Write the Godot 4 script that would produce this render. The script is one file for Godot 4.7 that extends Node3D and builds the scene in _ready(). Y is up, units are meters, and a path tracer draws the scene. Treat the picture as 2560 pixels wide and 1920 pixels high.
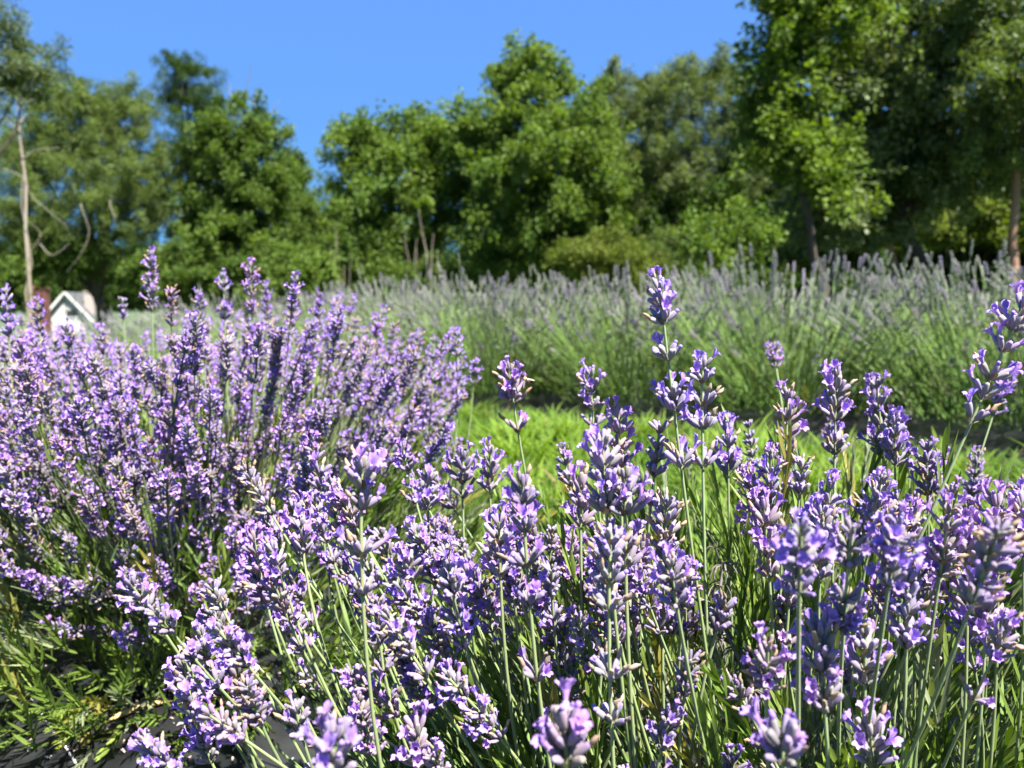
extends Node3D

# ---------------------------------------------------------------- helpers
const ROW := Vector3(-0.788, 0.0, -0.616)      # the way the planted rows run
const ACROSS := Vector3(0.616, 0.0, -0.788)    # from one row to the next

var rng := RandomNumberGenerator.new()
var bumps := FastNoiseLite.new()
var names := {}
var mat_petal: StandardMaterial3D
var mat_green: StandardMaterial3D
var mat_leaf: StandardMaterial3D
var mat_bark: StandardMaterial3D
var mat_dry: StandardMaterial3D

class Shape:
	var v := PackedVector3Array()
	var c := PackedColorArray()
	var f := PackedInt32Array()
	func add(p: Vector3, col: Color) -> int:
		v.append(p)
		c.append(col)
		return v.size() - 1
	func tri(a: int, b: int, d: int) -> void:
		f.append(a)
		f.append(b)
		f.append(d)
	func quad(a: int, b: int, d: int, e: int) -> void:
		tri(a, b, d)
		tri(a, d, e)
	func join(s: Shape, t: Transform3D, tint := Color.WHITE) -> void:
		var first := v.size()
		for p in s.v:
			v.append(t * p)
		for col in s.c:
			c.append(col * tint)
		for i in s.f:
			f.append(i + first)
	# a tube through points with a radius and a colour at each
	func tube(pts: Array, radii: Array, cols: Array, sides := 5, closed := true) -> void:
		var n := pts.size()
		var side := Vector3.RIGHT
		var rings := []
		for i in n:
			var along: Vector3 = (pts[mini(i + 1, n - 1)] - pts[maxi(i - 1, 0)]).normalized()
			if i == 0 and absf(along.dot(side)) > 0.9:
				side = Vector3.BACK
			side = (side - along * side.dot(along)).normalized()
			var other := along.cross(side)
			var ring := []
			for k in sides:
				var a := TAU * k / sides
				ring.append(add(pts[i] + (side * cos(a) + other * sin(a)) * radii[i], cols[i]))
			rings.append(ring)
		for i in n - 1:
			for k in sides:
				var k2 := (k + 1) % sides
				quad(rings[i][k], rings[i][k2], rings[i + 1][k2], rings[i + 1][k])
		if closed:
			for e in [0, n - 1]:
				var m := add(pts[e], cols[e])
				for k in sides:
					var k2 := (k + 1) % sides
					if e == 0:
						tri(m, rings[e][k2], rings[e][k])
					else:
						tri(m, rings[e][k], rings[e][k2])
	# a narrow leaf: from p along dir, bending towards bend
	func blade(p: Vector3, dir: Vector3, bend: Vector3, length: float, width: float, col: Color, tip: Color, steps := 4, fold := 0.25) -> void:
		var d := dir.normalized()
		var at := p
		var last := []
		for i in steps + 1:
			var u := float(i) / steps
			var across := d.cross(bend)
			if across.length() < 0.01:
				across = d.cross(Vector3(0.3, 1, 0.2))
			across = across.normalized()
			var up := across.cross(d).normalized()
			var w := width * 0.5 * sin(PI * clampf(0.12 + 0.86 * u, 0.0, 1.0)) ** 0.6
			if i == steps:
				w = width * 0.04
			var cc := col.lerp(tip, u)
			var now := [add(at - across * w + up * w * fold, cc), add(at, cc * 0.9), add(at + across * w + up * w * fold, cc)]
			if i > 0:
				quad(last[0], last[1], now[1], now[0])
				quad(last[1], last[2], now[2], now[1])
			last = now
			d = (d + bend * (0.9 / steps)).normalized()
			at += d * length / steps
	func box(lo: Vector3, hi: Vector3, col: Color) -> void:
		var p := []
		for i in 8:
			p.append(Vector3(hi.x if i & 1 else lo.x, hi.y if i & 2 else lo.y, hi.z if i & 4 else lo.z))
		for q in [[0, 2, 3, 1], [4, 5, 7, 6], [0, 4, 6, 2], [1, 3, 7, 5], [2, 6, 7, 3], [0, 1, 5, 4]]:
			quad(add(p[q[0]], col), add(p[q[3]], col), add(p[q[2]], col), add(p[q[1]], col))
	func mesh(m: Material) -> ArrayMesh:
		var nn := PackedVector3Array()
		nn.resize(v.size())
		for i in range(0, f.size(), 3):
			var a := f[i]
			var b := f[i + 1]
			var d := f[i + 2]
			var face := (v[d] - v[a]).cross(v[b] - v[a])
			nn[a] += face
			nn[b] += face
			nn[d] += face
		for i in nn.size():
			nn[i] = nn[i].normalized() if nn[i].length_squared() > 1e-24 else Vector3.UP
		var arr := []
		arr.resize(Mesh.ARRAY_MAX)
		arr[Mesh.ARRAY_VERTEX] = v
		arr[Mesh.ARRAY_NORMAL] = nn
		arr[Mesh.ARRAY_COLOR] = c
		arr[Mesh.ARRAY_INDEX] = f
		var out := ArrayMesh.new()
		out.add_surface_from_arrays(Mesh.PRIMITIVE_TRIANGLES, arr)
		out.surface_set_material(0, m)
		return out

# many copies of one mesh
class Swarm:
	var data := PackedFloat32Array()
	func put(t: Transform3D, col: Color) -> void:
		var b := t.basis
		var o := t.origin
		data.append_array(PackedFloat32Array([b.x.x, b.y.x, b.z.x, o.x, b.x.y, b.y.y, b.z.y, o.y, b.x.z, b.y.z, b.z.z, o.z, col.r, col.g, col.b, 1.0]))
	func made(called: String, m: Mesh, parent: Node) -> MultiMeshInstance3D:
		var mm := MultiMesh.new()
		mm.transform_format = MultiMesh.TRANSFORM_3D
		mm.use_colors = true
		mm.mesh = m
		mm.instance_count = data.size() / 16
		mm.buffer = data
		var o := MultiMeshInstance3D.new()
		o.name = called
		o.multimesh = mm
		o.set_meta("kind", "stuff")
		parent.add_child(o, true)
		return o

func numbered(called: String) -> String:
	var n: int = names.get(called, -1) + 1
	names[called] = n
	return called if n == 0 else "%s_%03d" % [called, n]

func tag(o: Node, label: String, category: String, group := "", kind := "") -> void:
	o.set_meta("label", label)
	if category:
		o.set_meta("category", category)
	if group:
		o.set_meta("group", group)
	if kind:
		o.set_meta("kind", kind)

func thing(called: String, label: String, category: String, at: Vector3, group := "") -> Node3D:
	var o := Node3D.new()
	o.name = numbered(called)
	o.position = at
	add_child(o)
	tag(o, label, category, group)
	return o

func piece(called: String, m: Mesh, parent: Node, t := Transform3D()) -> MeshInstance3D:
	var o := MeshInstance3D.new()
	o.name = numbered(called) if parent == self else called
	o.mesh = m
	o.transform = t
	parent.add_child(o, true)
	return o

func paint(roughness: float, backlight := Color.BLACK, sheen := 0.0) -> StandardMaterial3D:
	var m := StandardMaterial3D.new()
	m.vertex_color_use_as_albedo = true
	m.roughness = roughness
	m.cull_mode = BaseMaterial3D.CULL_DISABLED
	if backlight != Color.BLACK:
		m.backlight_enabled = true
		m.backlight = backlight
	if sheen > 0.0:
		m.rim_enabled = true
		m.rim = sheen
		m.rim_tint = 0.4
	return m

func vary(c: Color, by: float) -> Color:
	var k := 1.0 + rng.randf_range(-by, by)
	return Color(c.r * k * (1.0 + rng.randf_range(-by, by) * 0.4), c.g * k, c.b * k * (1.0 + rng.randf_range(-by, by) * 0.4))

func land(x: float, z: float) -> float:
	var p := Vector3(x, 0, z)
	var t := p.dot(ROW)
	var h := -0.02 * clampf(t, -16.0, 18.0) - 0.010 * pow(clampf(t - 3.0, 0.0, 15.0), 2.0)
	var far := smoothstep(33.0, 47.0, Vector2(x, z).length())
	h += far * (-1.35 if x < 0.0 else lerpf(-1.35, 0.0, clampf(x / 20.0, 0.0, 1.0)))
	return h

func bed(s: float, t: float, dy := 0.0) -> Vector3:
	var p := ROW * t + ACROSS * s
	p.y = land(p.x, p.z) + dy
	return p

func toward(y: Vector3, turn := 0.0) -> Basis:
	var yy := y.normalized()
	var x := yy.cross(Vector3(0.13, 0.21, 0.97)).normalized()
	var b := Basis(x, yy, x.cross(yy))
	return b * Basis(Vector3.UP, turn)

func some_dir() -> Vector3:
	var z := rng.randf_range(-1, 1)
	var a := rng.randf() * TAU
	var r := sqrt(1.0 - z * z)
	return Vector3(r * cos(a), z, r * sin(a))

# ---------------------------------------------------------------- lavender blossom
func calyx(s: Shape, t: Transform3D, length: float, rad: float, low: Color, high: Color) -> void:
	var prof := [[0.0, 0.35], [0.22, 0.85], [0.6, 1.0], [0.9, 0.82], [1.0, 0.6]]
	var last := []
	for i in prof.size():
		var ring := []
		for k in 6:
			var a := TAU * k / 6.0
			var cc := low.lerp(high, prof[i][0])
			if k % 2 == 0:
				cc *= 1.22
			var r: float = rad * prof[i][1] * (1.0 if k % 2 == 0 else 0.88)
			ring.append(s.add(t * Vector3(cos(a) * r, prof[i][0] * length, sin(a) * r), cc))
		if i > 0:
			for k in 6:
				s.quad(last[k], last[(k + 1) % 6], ring[(k + 1) % 6], ring[k])
		last = ring
	var tip := s.add(t * Vector3(0, length * 1.03, 0), high)
	for k in 6:
		s.tri(last[k], last[(k + 1) % 6], tip)

func lobe(s: Shape, t: Transform3D, a: float, mouth: float, length: float, width: float, back: float, root: Color, rim: Color) -> void:
	var outw := Vector3(cos(a), 0, sin(a))
	var side := Vector3(-sin(a), 0, cos(a))
	var at := outw * mouth
	var lean := 0.35
	var last := []
	var wide := [0.5, 0.85, 1.0, 0.82, 0.35]
	for i in 5:
		var u := i / 4.0
		var now := []
		var dir := (Vector3.UP * cos(lean) + outw * sin(lean))
		var up := dir.cross(side)
		for j in 5:
			var w := (j - 2) / 2.0
			var ripple := sin(w * 4.0 + u * 5.0 + a * 7.0) * 0.12 * width * u
			var short := 1.0 - 0.25 * w * w * u
			now.append(s.add(t * (at * 1.0 + side * w * width * 0.5 * wide[i] + up * (ripple - 0.12 * width * w * w) + dir * (short - 1.0) * length * 0.5), root.lerp(rim, clampf(u * 0.7 + absf(w) * 0.3, 0.0, 1.0))))
		if i > 0:
			for j in 4:
				s.quad(last[j], last[j + 1], now[j + 1], now[j])
		last = now
		lean += back / 4.0
		at += dir * length / 4.0

func corolla(s: Shape, t: Transform3D, size: float) -> void:
	var hue := rng.randf()
	var deep := Color(0.205, 0.118, 0.52).lerp(Color(0.295, 0.148, 0.53), hue)
	var pale := Color(0.345, 0.225, 0.65).lerp(Color(0.45, 0.275, 0.66), hue)
	var throat := Color(0.33, 0.17, 0.46)
	deep = vary(deep, 0.14)
	pale = vary(pale, 0.12)
	var last := []
	for i in 4:
		var u := i / 3.0
		var r: float = size * lerpf(0.75, 1.55, u * u)
		var ring := []
		for k in 7:
			var a := TAU * k / 7.0
			ring.append(s.add(t * Vector3(cos(a) * r, size * (u * 4.2 - 0.6), sin(a) * r), throat.lerp(pale, 0.4 + 0.4 * u)))
		if i > 0:
			for k in 7:
				s.quad(last[k], last[(k + 1) % 7], ring[(k + 1) % 7], ring[k])
		last = ring
	var m := Transform3D(t.basis, t * Vector3(0, size * 3.4, 0))
	for a in [-0.42, 0.42]:
		lobe(s, m, a + rng.randf_range(-0.1, 0.1), size * 1.4, size * rng.randf_range(4.0, 4.9), size * rng.randf_range(3.6, 4.4), rng.randf_range(0.4, 1.1), deep, deep.lerp(pale, 0.75))
	for a in [PI - 0.95, PI, PI + 0.95]:
		lobe(s, m, a + rng.randf_range(-0.12, 0.12), size * 1.45, size * rng.randf_range(2.7, 3.4), size * rng.randf_range(2.5, 3.1), rng.randf_range(1.0, 1.7), throat.lerp(pale, 0.5), pale)

func withered(s: Shape, t: Transform3D, size: float) -> void:
	var tan := vary(Color(0.36, 0.255, 0.18), 0.2)
	var pts := []
	for i in 4:
		pts.append(t * Vector3(rng.randf_range(-0.5, 0.5) * size * i * 0.5, size * i * 1.5, rng.randf_range(-0.5, 0.5) * size * i * 0.5))
	s.tube(pts, [size * 0.7, size * 0.9, size * 0.8, size * 0.25], [tan * 0.7, tan, tan * 1.15, tan * 0.9], 5)

# one ring of calyces with its flowers; y is the stem
func whorl(count: int, open_share: float, dry_share: float, lean_lo: float, lean_hi: float, bract := true) -> Shape:
	var s := Shape.new()
	var spin := rng.randf() * TAU
	for i in count:
		var a := spin + TAU * i / count + rng.randf_range(-0.22, 0.22)
		# two clusters on opposite sides
		a += 0.22 * sin(2.0 * (a - spin))
		var lean := rng.randf_range(lean_lo, lean_hi)
		var outw := Vector3(cos(a), 0, sin(a))
		var dir := (Vector3.UP * cos(lean) + outw * sin(lean)).normalized()
		var from := outw * 0.0011 + Vector3.UP * rng.randf_range(-0.0012, 0.0016)
		var length := rng.randf_range(0.0056, 0.0074)
		var rad := rng.randf_range(0.00120, 0.00160)
		var k := rng.randf()
		var low := Color(0.212, 0.202, 0.182).lerp(Color(0.205, 0.178, 0.222), k)
		var high := Color(0.240, 0.192, 0.295).lerp(Color(0.255, 0.185, 0.36), rng.randf())
		if rng.randf() < 0.25:
			high = Color(0.245, 0.222, 0.225)
		low = vary(low, 0.15)
		high = vary(high, 0.15)
		var foot := from + dir * 0.0014
		s.tube([from, foot], [0.0005, 0.0006], [Color(0.13, 0.16, 0.08), low], 4, false)
		var b := Basis(outw.cross(dir).cross(dir).normalized(), dir, Vector3.UP)
		# x axis of the flower points to the stem's upper side so that the two large lobes stand up
		var upw := (Vector3.UP - dir * Vector3.UP.dot(dir))
		if upw.length() < 0.05:
			upw = outw
		upw = upw.normalized()
		b = Basis(upw, dir, upw.cross(dir))
		calyx(s, Transform3D(b, foot), length, rad, low, high)
		var mouth := Transform3D(b * Basis(Vector3(0, 0, 1), rng.randf_range(-0.25, 0.1)) * Basis(Vector3.UP, rng.randf_range(-0.5, 0.5)), foot + dir * length)
		var r := rng.randf()
		if r < open_share:
			corolla(s, mouth, rng.randf_range(0.00070, 0.00096))
		elif r < open_share + dry_share:
			withered(s, mouth, rng.randf_range(0.0009, 0.0013))
		elif r < open_share + dry_share + 0.25:
			calyx(s, Transform3D(b, foot + dir * length * 0.9), 0.0022, 0.0010, Color(0.2, 0.12, 0.42), Color(0.30, 0.19, 0.56))
	if bract:
		for i in 2:
			var a := spin + PI * i + rng.randf_range(-0.2, 0.2)
			var outw := Vector3(cos(a), 0, sin(a))
			s.blade(outw * 0.0008 - Vector3.UP * 0.001, outw * 0.7 + Vector3.UP * 0.5, Vector3.UP * 0.6, 0.0055, 0.003, Color(0.16, 0.13, 0.08), Color(0.2, 0.13, 0.08), 3)
	return s

var whorls := {}       # style -> meshes of one whorl
var whorl_shapes := {} # style -> the same as shapes

func make_whorls() -> void:
	for style in ["crown", "full", "loose", "bud", "faded"]:
		whorls[style] = []
		whorl_shapes[style] = []
		for i in (20 if style == "full" else 12):
			var s: Shape
			match style:
				"crown": s = whorl(rng.randi_range(6, 8), 0.34, 0.12, 0.08, 0.7, false)
				"full": s = whorl(rng.randi_range(7, 10), 0.33, 0.12, 0.42, 1.05)
				"loose": s = whorl(rng.randi_range(6, 9), 0.24, 0.17, 0.45, 0.95)
				"bud": s = whorl(rng.randi_range(7, 10), 0.08, 0.08, 0.4, 1.0)
				"faded": s = whorl(rng.randi_range(7, 10), 0.04, 0.42, 0.45, 1.0)
			whorl_shapes[style].append(s)
			whorls[style].append(s.mesh(mat_petal))

func pick(a: Array) -> int:
	return rng.randi_range(0, a.size() - 1)

# the stem: from base through a control point to the tip
func curve(base: Vector3, ctrl: Vector3, tip: Vector3, u: float) -> Vector3:
	return base.lerp(ctrl, u).lerp(ctrl.lerp(tip, u), u)

func styles_for(count: int, mood: float) -> Array:
	var out := []
	for i in count:
		if mood < 0.10:
			out.append("faded")
		elif mood < 0.22:
			out.append("bud")
		elif i == 0:
			out.append("crown")
		elif i >= count - 1 and count > 3:
			out.append("loose")
		else:
			out.append("full")
	return out

func spread(count: int) -> Array:
	var out := []
	var at := rng.randf_range(0.001, 0.004)
	for i in count:
		out.append(at)
		at += rng.randf_range(0.0075, 0.0115)
		if i >= 2 and rng.randf() < 0.30:
			at += rng.randf_range(0.008, 0.026)
	return out

func stalk_shape(base: Vector3, ctrl: Vector3, tip: Vector3, thick: float, leafy := true) -> Shape:
	var s := Shape.new()
	var pts := []
	var rad := []
	var col := []
	var low := vary(Color(0.12, 0.175, 0.045), 0.2)
	var high := vary(Color(0.185, 0.235, 0.105), 0.15)
	for i in 11:
		var u := i / 10.0
		pts.append(curve(base, ctrl, tip, u))
		rad.append(thick * lerpf(1.15, 0.72, u))
		col.append(low.lerp(high, u))
	s.tube(pts, rad, col, 4)
	if leafy:
		for i in rng.randi_range(1, 3):
			var u := rng.randf_range(0.12, 0.45)
			var p := curve(base, ctrl, tip, u)
			var up := (tip - base).normalized()
			var a := rng.randf() * TAU
			for side in [0.0, PI]:
				var outw := Vector3(cos(a + side), 0, sin(a + side))
				s.blade(p, up + outw * 0.55, up * 0.4, rng.randf_range(0.022, 0.042), rng.randf_range(0.0026, 0.0042), vary(Color(0.085, 0.15, 0.035), 0.2), Color(0.13, 0.20, 0.05), 4)
	return s

# a flowering spike as a part of its plant; places are in the plant's own space
func spike(plant: Node3D, base: Vector3, ctrl: Vector3, tip: Vector3, offs: Array, kinds: Array, thick := 0.0013, grow := 1.0) -> Node3D:
	var o := Node3D.new()
	o.name = "flower_spike"
	o.position = base
	plant.add_child(o, true)
	piece("stalk", stalk_shape(Vector3.ZERO, ctrl - base, tip - base, thick).mesh(mat_green), o)
	var total := base.distance_to(tip)
	var age: StandardMaterial3D = petal_tints[pick(petal_tints)]
	for i in offs.size():
		var u := clampf(1.0 - offs[i] / total, 0.05, 1.0)
		var p := curve(base, ctrl, tip, u)
		var dir := (curve(base, ctrl, tip, minf(u + 0.03, 1.03)) - curve(base, ctrl, tip, u - 0.03)).normalized()
		var set_: Array = whorls[kinds[i]]
		var g := grow * rng.randf_range(0.98, 1.20) * (0.8 if i == 0 and offs.size() > 3 else 1.0)
		piece("flower_whorl", set_[pick(set_)], o, Transform3D(toward(dir, rng.randf() * TAU).scaled(Vector3.ONE * g), p - base)).material_override = age
	return o

var petal_tints := []
var heads := []        # whole flower heads, tip at the origin, hanging down the y axis
var head_shapes := []

func make_heads() -> void:
	for i in 16:
		var s := Shape.new()
		var count := rng.randi_range(4, 7)
		var offs := spread(count)
		var kinds := styles_for(count, rng.randf())
		for k in count:
			var set_: Array = whorl_shapes[kinds[k]]
			s.join(set_[pick(set_)], Transform3D(Basis(Vector3.UP, rng.randf() * TAU), Vector3(0, -offs[k], 0)))
		s.tube([Vector3(0, -offs[-1] - 0.002, 0), Vector3.ZERO], [0.0011, 0.0008], [Color(0.14, 0.18, 0.08), Color(0.15, 0.16, 0.12)], 5)
		head_shapes.append(s)
		heads.append(s.mesh(mat_petal))

# ---------------------------------------------------------------- lavender leaves
var shoots := []
var twig_meshes := []

func make_shoots() -> void:
	for i in 8:
		var s := Shape.new()
		var tall := rng.randf_range(0.07, 0.12)
		var lean := Vector3(rng.randf_range(-0.2, 0.2), 1, rng.randf_range(-0.2, 0.2))
		s.tube([Vector3.ZERO, lean * tall * 0.5, lean * tall], [0.0013, 0.001, 0.0006], [Color(0.6, 0.62, 0.5), Color(0.7, 0.8, 0.7), Color(0.8, 0.9, 0.8)], 4, false)
		var pairs := rng.randi_range(7, 10)
		for k in pairs:
			var u := (k + 0.5) / pairs
			var a := (PI / 2) * k + rng.randf_range(-0.3, 0.3)
			for side in [0.0, PI]:
				var outw := Vector3(cos(a + side), 0, sin(a + side))
				var open := lerpf(0.7, 0.2, u) + rng.randf_range(-0.15, 0.15)
				var g := rng.randf_range(0.7, 1.0)
				var tint := Color(g, g, g * rng.randf_range(0.8, 1.0))
				s.blade(lean * tall * u, outw * open + Vector3.UP, Vector3.UP * rng.randf_range(-0.1, 0.7) - outw * 0.1, rng.randf_range(0.028, 0.048) * (1.0 - 0.3 * u), rng.randf_range(0.0026, 0.0040), tint, tint * 1.05, 4)
		shoots.append(s.mesh(mat_leaf))

func shoot_colour() -> Color:
	var k := rng.randf()
	var c := Color(0.105, 0.180, 0.026).lerp(Color(0.195, 0.275, 0.060), k)
	if rng.randf() < 0.22:
		c = Color(0.20, 0.24, 0.15)
	if rng.randf() < 0.05:
		c = Color(0.24, 0.23, 0.05)
	return vary(c, 0.15)

func dry_twig(seed_: int) -> Shape:
	var r := RandomNumberGenerator.new()
	r.seed = seed_
	var s := Shape.new()
	var p := Vector3.ZERO
	var d := Vector3(r.randf_range(-0.4, 0.4), 1, r.randf_range(-0.4, 0.4)).normalized()
	var pts := [p]
	var rad := [0.0024]
	var grey := Color(0.075, 0.066, 0.06) * r.randf_range(0.6, 1.5)
	var col := [grey]
	for i in 10:
		d = (d + Vector3(r.randf_range(-0.35, 0.35), r.randf_range(-0.15, 0.2), r.randf_range(-0.35, 0.35))).normalized()
		p += d * 0.016
		pts.append(p)
		rad.append(lerpf(0.0023, 0.0009, i / 10.0))
		col.append(grey * r.randf_range(0.7, 1.4))
		if i > 2:
			for k in 3:   # curled dead leaves
				var a := r.randf() * TAU
				var q := [p]
				var e := Vector3(cos(a), r.randf_range(-0.3, 0.5), sin(a)).normalized()
				var at := p
				for j in 4:
					at += e * 0.0045
					q.append(at)
					e = (e + Vector3(r.randf_range(-0.3, 0.3), -0.75, r.randf_range(-0.3, 0.3))).normalized()
				var g := Color(0.15, 0.13, 0.115) * r.randf_range(0.4, 1.3)
				s.tube(q, [0.0007, 0.0009, 0.0009, 0.0007, 0.0003], [g, g, g, g, g], 3, false)
	s.tube(pts, rad, col, 5)
	return s

# ---------------------------------------------------------------- plants of the front row
var flat_eye := Vector3(0, 0.55, 0)

func foliage(plant: Node3D, count: int, radius: float, height: float, singles: int, grow := 1.0) -> void:
	var swarm := []
	for i in shoots.size():
		swarm.append(Swarm.new())
	for i in count:
		var a := rng.randf() * TAU
		var r := radius * sqrt(rng.randf())
		var y := rng.randf() * height * (1.0 - 0.75 * (r / radius) ** 2)
		var p := Vector3(cos(a) * r, y + 0.01, sin(a) * r)
		var d := Vector3(cos(a) * r / radius * 0.8, 0.9, sin(a) * r / radius * 0.8) + some_dir() * 0.3
		var t := Transform3D(toward(d, rng.randf() * TAU).scaled(Vector3.ONE * rng.randf_range(0.75, 1.2) * grow), p)
		var k := pick(shoots)
		var near := (plant.position + p).distance_to(flat_eye)
		if near < 0.24:
			continue
		swarm[k].put(t, shoot_colour())
	for k in shoots.size():
		if swarm[k].data.size():
			swarm[k].made("foliage", shoots[k], plant)
	for i in singles:
		var a := rng.randf() * TAU
		var r := radius * sqrt(rng.randf_range(0.1, 1.0))
		var p := Vector3(cos(a) * r, rng.randf_range(0.5, 1.05) * height * (1.0 - 0.75 * (r / radius) ** 2), sin(a) * r)
		if (plant.position + p).distance_to(flat_eye) < 0.27:
			continue
		var d := Vector3(cos(a) * r / radius * 0.8, 1.0, sin(a) * r / radius * 0.8) + some_dir() * 0.25
		var o := piece("leafy_shoot", shoots[pick(shoots)], plant, Transform3D(toward(d, rng.randf() * TAU).scaled(Vector3.ONE * rng.randf_range(0.8, 1.2) * grow), p))
		o.material_override = leaf_tints[pick(leaf_tints)]

var leaf_tints := []

# a tip inside the fan of a plant: [base, control, tip] in the plant's space
func fan(spread_: float, lo: float, hi: float, root: float, lift: float) -> Array:
	var a := rng.randf() * TAU
	var th := acos(1.0 - rng.randf() * (1.0 - cos(spread_)))
	var rr := root * sqrt(rng.randf())
	var base := Vector3(cos(a) * rr * 0.6, 0.02 + rng.randf() * 0.05, sin(a) * rr * 0.6)
	var length := rng.randf_range(lo, hi)
	var a2 := a + rng.randf_range(-0.5, 0.5)
	var d := Vector3(sin(th) * cos(a2), cos(th), sin(th) * sin(a2))
	var tip := base + d * length
	var ctrl := base + d * length * 0.5 + Vector3(d.x, 0, d.z) * 0.04 + Vector3(rng.randf_range(-0.025, 0.025), -lift * th, rng.randf_range(-0.025, 0.025))
	return [base, ctrl, tip]

func hero(plant: Node3D, tip: Vector3, mid: Vector3, offs: Array, mood := "", grow := 1.0, thick := 0.0013) -> void:
	var floor_ := plant.position.y + 0.04
	var k := clampf((tip.y - floor_) / maxf(tip.y - mid.y, 0.02), 1.2, 4.5)
	var base := tip + (mid - tip) * k
	if base.y > floor_ + 0.03:
		base.y = floor_
	# stems come from the crown of the plant
	base = base.lerp(Vector3(plant.position.x, base.y, plant.position.z), 0.12)
	var u0 := clampf(tip.distance_to(mid) / tip.distance_to(base), 0.2, 0.75)
	var u := 1.0 - u0
	var ctrl := (mid - base * (1 - u) * (1 - u) - tip * u * u) / (2.0 * u * (1 - u))
	var straight := (base + tip) * 0.5
	ctrl = straight + (ctrl - straight).limit_length(0.07)
	var kinds := styles_for(offs.size(), {"bud": 0.15, "faded": 0.05}.get(mood, 0.9))
	var o := plant.position
	spike(plant, base - o, ctrl - o, tip - o, offs, kinds, thick, grow * (1.28 if plant.position.z > -1.0 else 1.1))

func front_plant(label: String, at: Vector3) -> Node3D:
	return thing("lavender_bush", label, "lavender bush", at, "blooming purple lavender bushes of the front row")

func litter(parent_at: Vector3, radius: float, count: int, label: String) -> void:
	var s := Shape.new()
	s.tube([Vector3.ZERO, Vector3(0.003, 0.001, 0), Vector3(0.007, 0.0, 0.001)], [0.0006, 0.0015, 0.0008], [Color(0.9, 0.8, 0.75), Color(1, 0.92, 0.9), Color(0.8, 0.7, 0.65)], 4)
	var w := Swarm.new()
	for i in count:
		var a := rng.randf() * TAU
		var r := radius * sqrt(rng.randf())
		var x := cos(a) * r
		var z := sin(a) * r
		var c := Color(0.42, 0.40, 0.44).lerp(Color(0.34, 0.24, 0.17), rng.randf())
		w.put(Transform3D(Basis(Vector3.UP, rng.randf() * TAU).scaled(Vector3.ONE * rng.randf_range(0.25, 1.25)), Vector3(x, cloth_height(parent_at.x + x, parent_at.z + z) - parent_at.y + 0.002, z)), vary(c, 0.25))
	var o := w.made(numbered("petal_litter"), s.mesh(mat_dry), self)
	o.position = parent_at
	tag(o, label, "petal litter", "", "stuff")

func cloth_height(x: float, z: float) -> float:
	var p := Vector3(x, 0, z)
	var s := p.dot(ACROSS)
	var mid := 0.55 if s < 2.2 else 4.0
	var hump := 0.05 * maxf(0.0, 1.0 - ((s - mid) / 0.85) ** 2)
	return land(x, z) + 0.008 + hump + bumps.get_noise_2d(x * 9.0, z * 9.0) * 0.011 + absf(bumps.get_noise_2d(x * 26.0 + z * 11.0, z * 7.0 + 40.0)) * 0.006

func cloth(label: String, s0: float, s1: float, t0: float, t1: float, step: float, m: Material) -> void:
	var s := Shape.new()
	var nt := int((t1 - t0) / step)
	var ns := int((s1 - s0) / step)
	for i in nt + 1:
		for j in ns + 1:
			var wob := 0.03 * bumps.get_noise_2d(i * 0.8, s0 * 20.0) if j == 0 or j == ns else 0.0
			var p := ROW * (t0 + (t1 - t0) * i / nt) + ACROSS * (s0 + (s1 - s0) * j / ns + wob)
			p.y = cloth_height(p.x, p.z)
			s.add(p, Color.WHITE)
	for i in nt:
		for j in ns:
			var a := i * (ns + 1) + j
			s.quad(a, a + 1, a + ns + 2, a + ns + 1)
	var o := piece("weed_barrier", s.mesh(m), self)
	tag(o, label, "weed barrier fabric")

func bee(label: String, at: Vector3, dir: Vector3, back: Color) -> void:
	var o := thing("honeybee", label, "bee", at, "bees visiting the lavender")
	o.basis = toward(dir)
	var s := Shape.new()
	var pts := []
	var rad := []
	var col := []
	var black := Color(0.012, 0.010, 0.008)
	var r := [0.0004, 0.0015, 0.0018, 0.0015, 0.0006, 0.0014, 0.0022, 0.0022, 0.0013, 0.0007, 0.0019, 0.0024, 0.0025, 0.0023, 0.0018, 0.0010, 0.0003]
	for i in r.size():
		pts.append(Vector3(0, 0.0065 - i * 0.00083, 0.0004 * sin(i * 0.4)))
		rad.append(r[i])
		var c := black
		if i in [5, 6, 7, 8]:
			c = back * 0.8
		elif i > 9 and i % 2 == 0:
			c = back
		col.append(c)
	s.tube(pts, rad, col, 9)
	for e in [-1.0, 1.0]:
		s.tube([Vector3(e * 0.0008, 0.006, 0.001), Vector3(e * 0.0018, 0.0085, 0.0016)], [0.00015, 0.0001], [black, black], 3)
	piece("body", s.mesh(mat_dry), o)
	for e in [-1.0, 1.0]:
		for k in 3:
			var l := Shape.new()
			var y := 0.0018 - k * 0.0014
			l.tube([Vector3(e * 0.0012, y, -0.001), Vector3(e * 0.0032, y - 0.0005 * k, -0.0022), Vector3(e * 0.0036, y - 0.0012 * k, -0.0046)], [0.0003, 0.00025, 0.00015], [black, black, black], 4)
			piece("leg", l.mesh(mat_dry), o)
		var w := Shape.new()
		w.blade(Vector3(e * 0.0008, 0.001, 0.002), Vector3(e * 0.8, -0.75, 0.35), Vector3(0, -0.15, 0), 0.0085, 0.0032, Color(0.55, 0.5, 0.42), Color(0.6, 0.55, 0.48), 5, 0.02)
		piece("wing", w.mesh(mat_wing), o)

var mat_wing: StandardMaterial3D

# ---------------------------------------------------------------- taller, not yet blooming rows behind
var slim := []

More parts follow.
